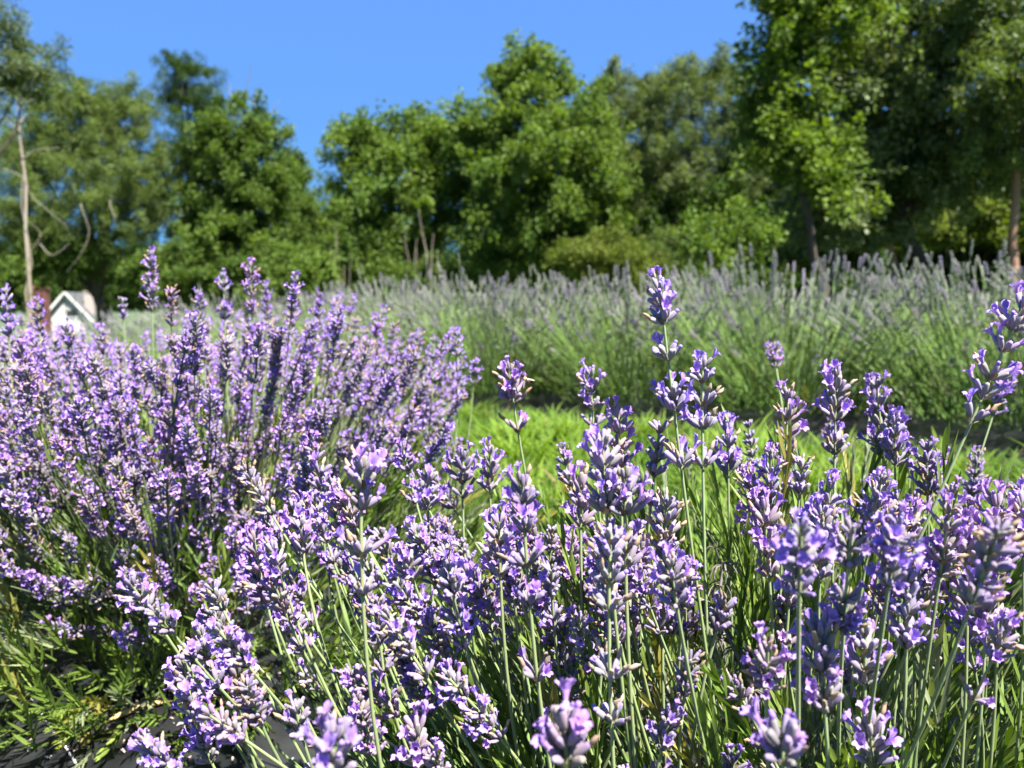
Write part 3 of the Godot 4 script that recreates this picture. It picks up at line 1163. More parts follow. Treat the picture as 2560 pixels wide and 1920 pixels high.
	while made < 110 and tries < 4000:
		tries += 1
		var f := fan(0.62, 0.30, 0.45, 0.36, 0.02)
		var tip: Vector3 = near.position + f[2]
		var mid: Vector3 = near.position + f[1]
		var off := tip - flat_eye
		if off.z > -0.30 or tip.y > 0.50 or mid.z > -0.22:
			continue
		var u := off.x / -off.z
		if off.z > -0.47 and rng.randf() < 0.75:
			continue
		# lower where the grass and the left bush show past this one
		var low := 0.295 if u > -0.08 and u < 0.26 else 0.19 if u >= 0.26 else 0.207 if u > -0.25 else 0.29
		if tip.y > 0.55 + off.z * low and rng.randf() < 0.97:
			continue
		if u < -0.45:
			continue
		var count := rng.randi_range(3, 6)
		spike(near, f[0], f[1], f[2], spread(count), styles_for(count, rng.randf()))
		made += 1
	for i in 128:
		var x := rng.randf_range(-0.24, 0.14) if i < 102 else rng.randf_range(0.14, 0.56)
		var z := rng.randf_range(-0.70, -0.40) if i < 102 else rng.randf_range(-0.62, -0.40)
		var tip := Vector3(x, 0.355 + 0.28 * (-z - 0.5) + rng.randf_range(-0.06, 0.05), z)
		if x > -0.08:
			tip.y = minf(tip.y, 0.55 + z * rng.randf_range(0.285, 0.34))
		var up := tip - near.position
		var foot := Vector3(up.x * 0.72 + rng.randf_range(-0.05, 0.05), rng.randf_range(0.02, 0.06), up.z * 0.72 + rng.randf_range(-0.05, 0.05))
		var ctrl := foot.lerp(up, 0.5) + Vector3(up.x, 0, up.z) * 0.05 + Vector3(rng.randf_range(-0.03, 0.03), 0.02, rng.randf_range(-0.02, 0.02))
		var count := rng.randi_range(3, 6)
		spike(near, foot, ctrl, up, spread(count), styles_for(count, rng.randf()))
	for i in 14:
		var a := rng.randf_range(-0.4, 1.0) + PI * 0.5
		var r := rng.randf_range(0.05, 0.26)
		piece("dead_twig", dry_twig(100 + i).mesh(mat_dry), near, Transform3D(Basis(Vector3(rng.randf_range(-1, 1), 0, rng.randf_range(-1, 1)).normalized(), rng.randf_range(0.0, 0.7)), Vector3(cos(a) * r - 0.05, rng.randf_range(0.04, 0.16), sin(a) * r)))

func whole_spike(plant: Node3D, base: Vector3, ctrl: Vector3, tip: Vector3) -> void:
	var o := Node3D.new()
	o.name = "flower_spike"
	o.position = base
	plant.add_child(o, true)
	piece("stalk", stalk_shape(Vector3.ZERO, ctrl - base, tip - base, 0.0009).mesh(mat_green), o)
	var dir := (tip - ctrl).normalized()
	piece("flower_head", heads[pick(heads)], o, Transform3D(toward(dir, rng.randf() * TAU).scaled(Vector3.ONE * rng.randf_range(0.95, 1.2)), tip - base)).material_override = petal_tints[pick(petal_tints)]

var mass_stalk: ArrayMesh
var stalk_swarm: Swarm

func mass_spike(w: Array, base: Vector3, ctrl: Vector3, tip: Vector3) -> void:
	if stalk_swarm == null:
		stalk_swarm = Swarm.new()
	if mass_stalk == null:
		var s := Shape.new()
		s.tube([Vector3.ZERO, Vector3(0.01, 0.5, 0), Vector3(0, 1, 0)], [0.001, 0.0009, 0.0008], [Color(0.09, 0.13, 0.04), Color(0.11, 0.15, 0.05), Color(0.13, 0.17, 0.07)], 4, false)
		mass_stalk = s.mesh(mat_green)
	var d := tip - base
	var b := toward(d, rng.randf() * TAU)
	stalk_swarm.put(Transform3D(Basis(b.x, b.y * d.length(), b.z), base), Color(1, 1, 1))
	w[pick(heads)].put(Transform3D(toward(tip - ctrl, rng.randf() * TAU).scaled(Vector3.ONE * rng.randf_range(0.95, 1.2)), tip), Color(1, 1, 1))

func mass_done(o: Node3D, w: Array) -> void:
	for i in heads.size():
		if w[i].data.size():
			w[i].made("flower_heads", heads[i], o)
	if stalk_swarm != null:
		stalk_swarm.made("stalks", mass_stalk, o)
		stalk_swarm = null

func left_plant(left: Node3D) -> void:
	foliage(left, 1050, 0.53, 0.32, 130)
	hero(left, Vector3(-0.5183, 0.6208, -1.1200), Vector3(-0.5244, 0.3843, -1.1200), [0.0034, 0.0135, 0.0236, 0.035, 0.0458, 0.0579, 0.07, 0.0822])
	hero(left, Vector3(-0.3765, 0.6050, -1.1200), Vector3(-0.3796, 0.3843, -1.1200), [0.0034, 0.0135, 0.0242, 0.035, 0.0471, 0.0593, 0.0707])
	hero(left, Vector3(-0.4276, 0.5895, -1.1500), Vector3(-0.4288, 0.3798, -1.1500), [0.0035, 0.0138, 0.0235, 0.0498, 0.0622])
	hero(left, Vector3(-0.4844, 0.5664, -1.2000), Vector3(-0.4839, 0.3724, -1.2000), [0.0036, 0.0159, 0.026, 0.0433])
	hero(left, Vector3(-0.6733, 0.5546, -1.1000), Vector3(-0.6675, 0.3534, -1.1000), [0.0033, 0.0159, 0.0291, 0.0437, 0.0609])
	hero(left, Vector3(-0.6846, 0.5668, -1.0500), Vector3(-0.6819, 0.3623, -1.0500), [0.0032, 0.0152, 0.029, 0.0442, 0.06])
	hero(left, Vector3(-0.2983, 0.5607, -1.2000), Vector3(-0.3163, 0.3724, -1.2000), [0.0036, 0.0159, 0.0317])
	hero(left, Vector3(-0.2745, 0.5357, -1.2000), Vector3(-0.2842, 0.3724, -1.2000), [0.0036, 0.0159, 0.0289, 0.0447])
	hero(left, Vector3(-0.6034, 0.5536, -1.2000), Vector3(-0.6020, 0.3724, -1.2000), [0.0036, 0.0144, 0.0274], "bud")
	hero(left, Vector3(-0.2528, 0.4714, -1.2500), Vector3(-0.2544, 0.3266, -1.2500), [0.0038, 0.015, 0.0271])
	hero(left, Vector3(-0.2290, 0.5244, -1.3000), Vector3(-0.2376, 0.3176, -1.3000), [0.0039, 0.0203, 0.0313, 0.061])
	hero(left, Vector3(-0.0829, 0.5040, -1.1500), Vector3(-0.0855, 0.3444, -1.1500), [0.0035, 0.0166, 0.0318, 0.0553, 0.0692])
	hero(left, Vector3(-0.1226, 0.4926, -1.2000), Vector3(-0.1323, 0.3355, -1.2000), [0.0036, 0.0289, 0.0462, 0.0635])
	hero(left, Vector3(-0.3561, 0.5403, -1.2500), Vector3(-0.3538, 0.3650, -1.2500), [0.0038, 0.015, 0.0271])
	hero(left, Vector3(-0.0586, 0.4543, -1.2000), Vector3(-0.0702, 0.3355, -1.2000), [0.0036, 0.0159, 0.0289])
	hero(left, Vector3(-0.1877, 0.4777, -1.3000), Vector3(-0.1869, 0.3176, -1.3000), [0.0039, 0.0156, 0.0281, 0.0469])
	hero(left, Vector3(-0.4205, 0.4954, -1.0500), Vector3(-0.4210, 0.3298, -1.0500), [0.0032, 0.0126, 0.0227])
	# low shoots sprawling over the edge of the fabric
	var low := Swarm.new()
	for i in 300:
		var ang := rng.randf_range(-0.35, 2.4)
		var r := rng.randf_range(0.30, 0.60)
		var outw := Vector3(cos(ang), 0, sin(ang))
		if outw.z * r > (0.46 if outw.x * r > -0.06 else 0.37):
			continue
		low.put(Transform3D(toward(outw + Vector3.UP * rng.randf_range(0.1, 0.7) + some_dir() * 0.2, rng.randf() * TAU).scaled(Vector3.ONE * rng.randf_range(0.7, 1.15)), outw * r + Vector3.UP * rng.randf_range(-0.02, 0.05)), shoot_colour())
	low.made("foliage", shoots[2], left)
	var w := []
	for i in heads.size():
		w.append(Swarm.new())
	var list := []
	var tries := 0
	while list.size() < 900 and tries < 9000:
		tries += 1
		var f := fan(0.92, 0.34, 0.55, 0.40, 0.03) if tries % 3 else fan(1.3, 0.30, 0.46, 0.30, 0.03)
		var tip: Vector3 = left.position + f[2]
		if tip.y > (0.535 if rng.randf() < 0.8 else 0.60) + tip.z * 0.005 or tip.z > -0.72:
			continue
		if tip.y < 0.16 and rng.randf() < 0.5:
			continue
		if tip.x / -tip.z > -0.36 and tip.y < 0.55 + tip.z * 0.19:     # the shaded green gap before the nearest bush
			continue
		if tip.x / -tip.z > -0.065:
			continue
		if tip.x / -tip.z < -0.44 and tip.y > (0.545 if rng.randf() < 0.8 else 0.565) + tip.z * 0.028:
			continue
		list.append(f)
	for i in 110:      # blossoms down the near flank
		var tip := Vector3(rng.randf_range(-0.42, 0.30), rng.randf_range(0.10, 0.33), rng.randf_range(0.24, 0.50))
		tip.z -= maxf(0.0, tip.y - 0.2) * 0.5
		var foot := Vector3(tip.x * 0.55, 0.03, tip.z * 0.5) + some_dir() * 0.05
		foot.y = 0.03
		list.append([foot, foot.lerp(tip, 0.5) + Vector3(tip.x, 0.1, tip.z) * 0.06, tip])
	list.sort_custom(func(a, b): return (left.position + a[2]).distance_squared_to(flat_eye) < (left.position + b[2]).distance_squared_to(flat_eye))
	for i in list.size():
		var f: Array = list[i]
		if i < 275:
			whole_spike(left, f[0], f[1], f[2])
		else:
			mass_spike(w, f[0], f[1], f[2])
	mass_done(left, w)

func grass() -> void:
	var kinds := []
	for i in 6:
		var s := Shape.new()
		for b in (9 if i < 4 else 6):
			var a := rng.randf() * TAU
			var outw := Vector3(cos(a), 0, sin(a))
			var g := rng.randf_range(0.75, 1.0)
			if i < 4:
				s.blade(outw * rng.randf_range(0.0, 0.03), Vector3.UP + outw * rng.randf_range(0.1, 0.7), outw * 0.8 - Vector3.UP * 0.5, rng.randf_range(0.08, 0.17), rng.randf_range(0.0045, 0.0085), Color(g, g, g), Color(g, g, g * 0.9), 4)
			else:
				s.blade(outw * 0.01, Vector3.UP * 0.7 + outw, outw * 0.2 - Vector3.UP * 0.4, rng.randf_range(0.06, 0.11), rng.randf_range(0.018, 0.03), Color(g, g, g), Color(g, g, g * 0.9), 4)
		kinds.append(s.mesh(mat_tree))
	var w := []
	for i in kinds.size():
		w.append(Swarm.new())
	for i in 15000:
		var t := rng.randf_range(-2.6, 4.5) if i % 3 else rng.randf_range(4.0, 15.0)
		var p := bed(rng.randf_range(1.28, 2.92), t)
		var k := rng.randi_range(0, 3) if rng.randf() < 0.85 else rng.randi_range(4, 5)
		var patch := bumps.get_noise_2d(p.x * 5.0 + 90.0, p.z * 5.0)
		var c := Color(0.060, 0.130, 0.016).lerp(Color(0.150, 0.245, 0.034), clampf(0.5 + patch * 1.7, 0, 1))
		if rng.randf() < 0.03:
			c = Color(0.24, 0.21, 0.10)
		w[k].put(Transform3D(Basis(Vector3.UP, rng.randf() * TAU).scaled(Vector3.ONE * rng.randf_range(0.5, 1.2) * (1.0 + patch * 0.7)), p), vary(c, 0.22))
	var o := Node3D.new()
	o.name = "grass"
	add_child(o)
	tag(o, "bright green grass and weeds in the strip between the lavender rows", "grass", "", "stuff")
	for i in kinds.size():
		w[i].made("blades", kinds[i], o)

func forest() -> void:
	tree("overhanging_tree", "grey green tree reaching in from the left with its sparse top branch against the sky", Vector3(-10.39, 0, -13.00), [
		[0.46, 6.86, -0.15, 1.56, 1.25, 1.56],
		[1.75, 6.02, 0.26, 0.55, 0.47, 0.55],
		[2.13, 7.05, -0.18, 0.47, 0.35, 0.47],
		[2.45, 6.40, -0.08, 0.35, 0.25, 0.35],
		[2.04, 6.24, -0.16, 0.39, 0.28, 0.39],
		[2.91, 6.42, 0.12, 0.22, 0.17, 0.22],
		[2.03, 7.20, 0.11, 0.47, 0.47, 0.47],
	], {"c0": Color(0.090, 0.130, 0.052), "c1": Color(0.160, 0.205, 0.090), "clump": 0.17, "tuft": 0.26, "fill": 0.27, "style": "fine", "r": 0.075})
	tree("round_tree", "wide rounded olive tree with thick dark trunk behind the white house", Vector3(-14.50, 0, -28.00), [
		[-1.38, 9.08, -0.40, 2.02, 1.68, 2.02],
		[0.52, 9.35, 0.20, 1.60, 1.35, 1.60],
		[-2.28, 7.07, -0.03, 1.85, 1.85, 1.85],
		[0.19, 6.80, 0.77, 2.10, 2.02, 2.10],
		[-3.11, 8.65, -0.73, 1.26, 1.43, 1.26],
		[1.63, 7.26, 0.88, 1.52, 1.77, 1.52],
		[-0.68, 10.31, 0.13, 1.01, 0.67, 1.01],
		[0.80, 10.09, 0.04, 0.84, 0.67, 0.84],
		[-2.99, 5.72, 0.56, 1.52, 1.18, 1.52],
	], {"c0": Color(0.092, 0.140, 0.040), "c1": Color(0.150, 0.205, 0.066), "r": 0.24, "fork": 0.42, "clump": 0.22, "tuft": 0.42, "style": "fine"})
	tree("dark_tree", "dark pointed tree rising above its neighbours right of the rounded olive tree", Vector3(-11.81, 0, -29.00), [
		[-0.13, 11.17, -0.33, 0.87, 1.08, 0.87],
		[0.74, 9.12, 0.37, 0.96, 1.92, 0.96],
		[0.25, 8.58, 0.66, 1.22, 1.57, 1.22],
		[-0.09, 6.82, 0.43, 1.57, 1.92, 1.57],
		[-0.60, 10.97, -0.19, 0.56, 0.45, 0.56],
		[0.98, 10.18, 0.02, 0.61, 1.05, 0.61],
		[-0.12, 11.74, 0.24, 0.45, 0.38, 0.45],
	], {"c0": Color(0.032, 0.066, 0.018), "c1": Color(0.062, 0.112, 0.026), "r": 0.2, "clump": 0.20, "tuft": 0.40, "style": "fine"})
	tree("leafy_tree", "rounded bright green tree next to the dark pointed tree", Vector3(-9.38, 0, -27.00), [
		[0.17, 8.38, -0.29, 1.27, 1.59, 1.27],
		[-0.40, 6.66, -0.34, 1.54, 1.87, 1.54],
		[0.34, 6.23, -0.77, 1.38, 1.95, 1.38],
		[-0.93, 5.05, -0.09, 1.46, 1.54, 1.46],
		[0.64, 9.02, -0.37, 0.73, 0.81, 0.73],
		[-0.65, 8.87, -0.40, 0.73, 0.81, 0.73],
		[1.09, 7.28, -0.28, 0.65, 1.14, 0.65],
	], {"c0": Color(0.068, 0.124, 0.025), "c1": Color(0.124, 0.190, 0.040), "r": 0.18, "clump": 0.24, "tuft": 0.48})
	tree("low_tree", "lower light green tree in the dip of the tree line", Vector3(-8.44, 0, -32.00), [
		[-0.48, 7.50, -0.47, 1.06, 1.44, 1.06],
		[0.36, 6.74, -0.45, 1.15, 1.54, 1.15],
		[-0.14, 5.01, -0.02, 1.44, 1.64, 1.44],
		[1.13, 5.00, 0.14, 1.15, 1.54, 1.15],
		[-0.31, 8.53, 0.03, 0.58, 0.69, 0.58],
		[-1.03, 6.15, -0.23, 0.77, 1.54, 0.77],
	], {"c0": Color(0.068, 0.124, 0.025), "c1": Color(0.124, 0.190, 0.040), "r": 0.14})
	tree("locust_tree", "broad leafy green tree with several thin bare trunks left of the tallest tree", Vector3(-3.13, 0, -26.00), [
		[-1.64, 8.24, -0.56, 1.17, 1.02, 1.17],
		[-0.21, 8.50, -0.35, 1.33, 0.86, 1.33],
		[0.97, 8.30, -0.11, 0.78, 0.91, 0.78],
		[-0.68, 6.69, 0.75, 1.64, 1.33, 1.64],
		[-1.98, 6.51, -0.16, 0.86, 1.17, 0.86],
		[0.54, 6.69, -0.41, 1.25, 1.25, 1.25],
		[-0.51, 5.28, 0.05, 1.25, 0.86, 1.25],
		[-2.07, 8.51, 0.33, 0.56, 0.47, 0.56],
		[0.48, 8.88, 0.30, 0.56, 0.44, 0.56],
		[1.51, 7.06, 0.18, 0.78, 1.25, 0.78],
	], {"c0": Color(0.080, 0.142, 0.028), "c1": Color(0.150, 0.225, 0.046), "r": 0.11, "stems": 4, "fork": 0.62, "bark": Color(0.15, 0.12, 0.09), "fill": 0.85})
	tree("tall_tree", "tallest bright green tree standing in the middle of the tree line", Vector3(0.63, 0, -24.00), [
		[-0.30, 9.11, 0.15, 0.65, 0.66, 0.65],
		[0.19, 9.44, -0.09, 0.43, 0.43, 0.43],
		[0.62, 8.81, -0.22, 0.52, 0.58, 0.52],
		[-0.86, 8.79, -0.17, 0.43, 0.40, 0.43],
		[-0.72, 7.63, 0.14, 1.37, 1.08, 1.37],
		[0.81, 7.48, 0.23, 1.37, 1.23, 1.37],
		[-1.21, 6.16, -0.01, 1.08, 1.15, 1.08],
		[0.38, 5.89, 0.81, 1.80, 1.44, 1.80],
		[1.62, 5.76, -0.09, 1.30, 1.37, 1.30],
		[-0.65, 4.44, 0.54, 1.37, 1.01, 1.37],
		[1.17, 4.40, -0.56, 1.37, 1.44, 1.37],
		[-1.08, 3.31, -0.20, 0.87, 0.65, 0.87],
		[-0.01, 3.48, 0.42, 1.15, 0.87, 1.15],
		[-1.56, 7.28, -0.12, 0.58, 0.58, 0.58],
		[1.97, 6.72, -0.08, 0.65, 0.72, 0.65],
		[2.26, 4.76, 0.06, 0.65, 0.87, 0.65],
	], {"c0": Color(0.080, 0.142, 0.028), "c1": Color(0.150, 0.225, 0.046), "r": 0.26, "fork": 0.4, "fill": 0.95})
	tree("willow_tree", "grey green feathery tree just right of the tallest tree", Vector3(5.17, 0, -31.00), [
		[-1.23, 10.31, 0.07, 0.84, 1.30, 0.84],
		[0.20, 10.06, -0.34, 0.84, 1.16, 0.84],
		[-0.15, 8.19, -0.81, 1.40, 1.68, 1.40],
		[-0.86, 5.85, 0.43, 1.21, 1.49, 1.21],
		[0.84, 6.50, -0.48, 1.03, 1.68, 1.03],
		[-1.61, 8.82, -0.35, 0.75, 1.12, 0.75],
		[0.51, 10.71, -0.13, 0.48, 0.52, 0.48],
	], {"c0": Color(0.090, 0.130, 0.052), "c1": Color(0.160, 0.205, 0.090), "r": 0.16, "style": "hanging", "clump": 0.30, "tuft": 0.45, "fill": 0.8})
	tree("slender_tree", "tall hazy olive tree with pale leaning trunk between the feathery and dark right trees", Vector3(5.82, 0, -25.00), [
		[-0.03, 7.56, 0.39, 1.13, 1.20, 1.13],
		[1.27, 7.28, 0.40, 1.13, 1.35, 1.13],
		[-0.49, 5.82, 0.72, 1.28, 1.43, 1.28],
		[1.08, 5.55, 0.22, 1.43, 1.58, 1.43],
		[-1.19, 4.58, 0.05, 0.90, 1.20, 0.90],
		[0.61, 4.22, -0.63, 1.35, 1.05, 1.35],
		[2.11, 4.75, -0.16, 0.90, 1.43, 0.90],
		[0.50, 8.52, -0.07, 0.60, 0.48, 0.60],
		[-0.72, 8.22, 0.23, 0.54, 0.48, 0.54],
		[2.23, 6.12, 0.22, 0.68, 1.20, 0.68],
		[-1.57, 5.89, -0.06, 0.60, 0.90, 0.60],
	], {"c0": Color(0.090, 0.130, 0.052), "c1": Color(0.160, 0.205, 0.090), "r": 0.13, "fork": 0.62, "bark": Color(0.22, 0.17, 0.12), "style": "fine", "clump": 0.26, "tuft": 0.45, "fill": 0.8})
	tree("maple_tree", "bright yellow green tree at the left edge of the big right grove", Vector3(5.40, 0, -13.00), [
		[-0.82, 5.20, -0.03, 0.59, 0.59, 0.59],
		[-0.96, 4.42, -0.10, 0.45, 0.55, 0.45],
		[-0.65, 3.62, -0.14, 0.63, 0.59, 0.63],
		[-1.02, 2.97, 0.13, 0.35, 0.43, 0.35],
		[-0.38, 2.76, 0.05, 0.51, 0.59, 0.51],
		[-0.22, 5.39, 0.02, 0.70, 0.63, 0.70],
		[-0.72, 6.01, -0.09, 0.70, 0.55, 0.70],
		[-1.02, 3.83, -0.09, 0.31, 0.39, 0.31],
	], {"c0": Color(0.088, 0.155, 0.024), "c1": Color(0.155, 0.225, 0.040), "r": 0.09, "clump": 0.20, "tuft": 0.38})
	tree("silver_tree", "big dark grey green broadleaf tree filling the right of the tree line", Vector3(8.07, 0, -14.60), [
		[-1.31, 5.90, -0.54, 1.05, 0.83, 1.05],
		[-1.71, 4.58, 0.28, 1.10, 0.70, 1.10],
		[-0.71, 3.86, 0.27, 1.23, 0.83, 1.23],
		[-1.54, 3.75, -0.41, 0.83, 0.83, 0.83],
		[-2.35, 2.52, 0.42, 0.79, 0.79, 0.79],
		[-0.87, 2.63, -0.39, 1.14, 0.70, 1.14],
		[0.14, 3.01, -0.04, 0.97, 0.83, 0.97],
		[-1.66, 2.02, -0.33, 0.70, 0.35, 0.70],
		[0.12, 5.41, -0.57, 1.14, 0.97, 1.14],
		[-2.38, 2.34, -0.11, 0.61, 0.53, 0.61],
		[-0.73, 6.85, -0.41, 1.58, 0.88, 1.58],
		[-1.42, 5.03, 0.13, 0.53, 0.53, 0.53],
	], {"c0": Color(0.105, 0.150, 0.060), "c1": Color(0.195, 0.245, 0.118), "gloss": true, "r": 0.17, "fork": 0.55, "bark": Color(0.035, 0.028, 0.024), "clump": 0.20, "tuft": 0.34, "fill": 0.62})
	tree("slim_tree", "slim tan trunked tree under the big dark grove on the right", Vector3(7.35, 0, -15.00), [
		[-0.27, 2.88, 0.23, 0.54, 0.54, 0.54],
		[0.23, 3.45, -0.12, 0.54, 0.54, 0.54],
		[-0.29, 2.77, -0.26, 0.45, 0.36, 0.45],
	], {"c0": Color(0.032, 0.066, 0.018), "c1": Color(0.062, 0.112, 0.026), "r": 0.09, "fork": 0.75, "bark": Color(0.26, 0.18, 0.11)})
	tree("edge_tree", "olive leaved tree with orange brown trunk at the right edge", Vector3(8.44, 0, -13.00), [
		[-0.15, 5.32, -0.53, 0.94, 0.74, 0.94],
		[-0.51, 4.07, 0.45, 0.82, 0.63, 0.82],
		[-0.44, 3.42, -0.17, 0.63, 0.66, 0.63],
		[0.22, 3.13, -0.21, 0.66, 0.70, 0.66],
		[-0.78, 5.85, -0.19, 0.86, 0.63, 0.86],
		[0.21, 4.30, 0.40, 0.86, 0.94, 0.86],
		[-1.01, 5.14, -0.23, 0.47, 0.47, 0.47],
	], {"c0": Color(0.092, 0.140, 0.040), "c1": Color(0.150, 0.205, 0.066), "gloss": true, "r": 0.085, "fork": 0.7, "bark": Color(0.20, 0.12, 0.075), "style": "fine", "clump": 0.22, "tuft": 0.34, "fill": 0.65})
	tree("young_tree", "small bright green tree in front of the hazy olive tree", Vector3(3.44, 0, -12.40), [
		[0.07, 1.96, -0.25, 0.48, 0.36, 0.48],
		[-0.15, 1.56, 0.21, 0.41, 0.27, 0.41],
		[0.30, 1.71, 0.13, 0.34, 0.31, 0.34],
		[-0.32, 1.80, -0.03, 0.27, 0.27, 0.27],
	], {"c0": Color(0.080, 0.142, 0.028), "c1": Color(0.150, 0.225, 0.046), "r": 0.06, "clump": 0.15, "tuft": 0.24})
	tree("shrub", "rounded yellow green shrub right of the tallest tree", Vector3(2.09, 0, -18.00), [
		[-0.54, 2.11, -0.11, 0.49, 0.39, 0.49],
		[0.29, 2.16, 0.11, 0.54, 0.43, 0.54],
		[-0.02, 2.34, 0.06, 0.49, 0.32, 0.49],
		[0.71, 1.99, 0.19, 0.38, 0.32, 0.38],
	], {"c0": Color(0.099, 0.145, 0.026), "c1": Color(0.158, 0.198, 0.040), "category": "shrub", "group": "shrubs under the tree line", "r": 0.035, "fork": 0.3, "clump": 0.22, "tuft": 0.34, "style": "fine"})
	tree("shrub", "bright green shrub below the dip of the tree line", Vector3(-6.41, 0, -23.00), [
		[0.13, 4.08, 0.37, 0.76, 0.58, 0.76],
		[-0.51, 4.50, 0.01, 0.55, 0.50, 0.55],
		[0.78, 3.95, 0.30, 0.55, 0.50, 0.55],
	], {"c0": Color(0.080, 0.142, 0.028), "c1": Color(0.150, 0.225, 0.046), "category": "shrub", "group": "shrubs under the tree line", "r": 0.035, "fork": 0.3, "clump": 0.22, "tuft": 0.34})
	tree("shrub", "green shrub with pale bare stems in front of it", Vector3(-4.82, 0, -24.00), [
		[0.09, 4.15, -0.35, 0.72, 0.61, 0.72],
		[-0.49, 4.55, 0.23, 0.52, 0.72, 0.52],
		[0.57, 4.57, -0.19, 0.58, 0.58, 0.58],
	], {"c0": Color(0.068, 0.124, 0.025), "c1": Color(0.124, 0.190, 0.040), "category": "shrub", "group": "shrubs under the tree line", "r": 0.035, "fork": 0.3, "clump": 0.22, "tuft": 0.34})
	tree("shrub", "low shadowed shrub at the foot of the thin bare trunks", Vector3(-2.96, 0, -24.00), [
		[-0.37, 3.64, 0.35, 0.72, 0.38, 0.72],
		[0.87, 3.71, 0.06, 0.58, 0.40, 0.58],
		[0.32, 3.85, 0.23, 0.58, 0.38, 0.58],
	], {"c0": Color(0.068, 0.124, 0.025), "c1": Color(0.124, 0.190, 0.040), "category": "shrub", "group": "shrubs under the tree line", "r": 0.035, "fork": 0.3, "clump": 0.22, "tuft": 0.34})
	tree("shrub", "grey olive shrub below the feathery tree", Vector3(4.26, 0, -22.00), [
		[-0.02, 2.69, -0.06, 0.66, 0.60, 0.66],
		[-0.43, 2.16, 0.12, 0.53, 0.40, 0.53],
		[0.50, 2.30, 0.03, 0.53, 0.48, 0.53],
	], {"c0": Color(0.092, 0.140, 0.040), "c1": Color(0.150, 0.205, 0.066), "category": "shrub", "group": "shrubs under the tree line", "r": 0.035, "fork": 0.3, "clump": 0.22, "tuft": 0.34, "style": "fine"})
	tree("shrub", "brownish olive shrub right of the small bright tree", Vector3(6.52, 0, -19.00), [
		[-0.08, 2.25, 0.08, 0.63, 0.46, 0.63],
		[0.53, 2.00, -0.34, 0.57, 0.34, 0.57],
		[-0.43, 1.92, 0.17, 0.41, 0.34, 0.41],
	], {"c0": Color(0.092, 0.140, 0.040), "c1": Color(0.150, 0.205, 0.066), "category": "shrub", "group": "shrubs under the tree line", "r": 0.035, "fork": 0.3, "clump": 0.22, "tuft": 0.34, "style": "fine"})
	tree("shrub", "dark low shrub under the drooping right branches", Vector3(7.06, 0, -17.00), [
		[-0.14, 1.89, -0.03, 0.72, 0.37, 0.72],
		[0.42, 1.83, 0.09, 0.51, 0.31, 0.51],
	], {"c0": Color(0.032, 0.066, 0.018), "c1": Color(0.062, 0.112, 0.026), "category": "shrub", "group": "shrubs under the tree line", "r": 0.035, "fork": 0.3, "clump": 0.22, "tuft": 0.34})
	tree("shrub", "sunlit yellow green shrub between the right trunks", Vector3(12.01, 0, -20.00), [
		[-0.07, 2.84, -0.11, 0.66, 0.72, 0.66],
		[-0.66, 2.49, -0.08, 0.54, 0.60, 0.54],
		[0.34, 2.46, 0.22, 0.54, 0.60, 0.54],
		[-1.35, 2.49, -0.13, 0.60, 0.48, 0.60],
	], {"c0": Color(0.099, 0.145, 0.026), "c1": Color(0.158, 0.198, 0.040), "category": "shrub", "group": "shrubs under the tree line", "r": 0.035, "fork": 0.3, "clump": 0.22, "tuft": 0.34})
	tree("shrub", "dark shrub left of the thick dark trunk", Vector3(-15.76, 0, -27.00), [
		[-0.88, 4.39, 0.41, 0.73, 0.81, 0.73],
		[1.12, 4.72, 0.12, 0.58, 0.55, 0.58],
		[0.00, 5.06, -0.19, 0.97, 0.58, 0.97],
	], {"c0": Color(0.068, 0.124, 0.025), "c1": Color(0.124, 0.190, 0.040), "category": "shrub", "group": "shrubs under the tree line", "r": 0.035, "fork": 0.3, "clump": 0.22, "tuft": 0.34})
	tree("shrub", "dark shrub right of the thick dark trunk", Vector3(-11.29, 0, -26.00), [
		[-0.24, 4.07, -0.28, 1.09, 0.94, 1.09],
		[0.97, 4.07, -0.39, 0.94, 0.94, 0.94],
		[-0.88, 4.06, 0.03, 0.63, 0.78, 0.63],
		[2.27, 4.07, -0.27, 0.94, 0.94, 0.94],
	], {"c0": Color(0.068, 0.124, 0.025), "c1": Color(0.124, 0.190, 0.040), "category": "shrub", "group": "shrubs under the tree line", "r": 0.035, "fork": 0.3, "clump": 0.22, "tuft": 0.34})

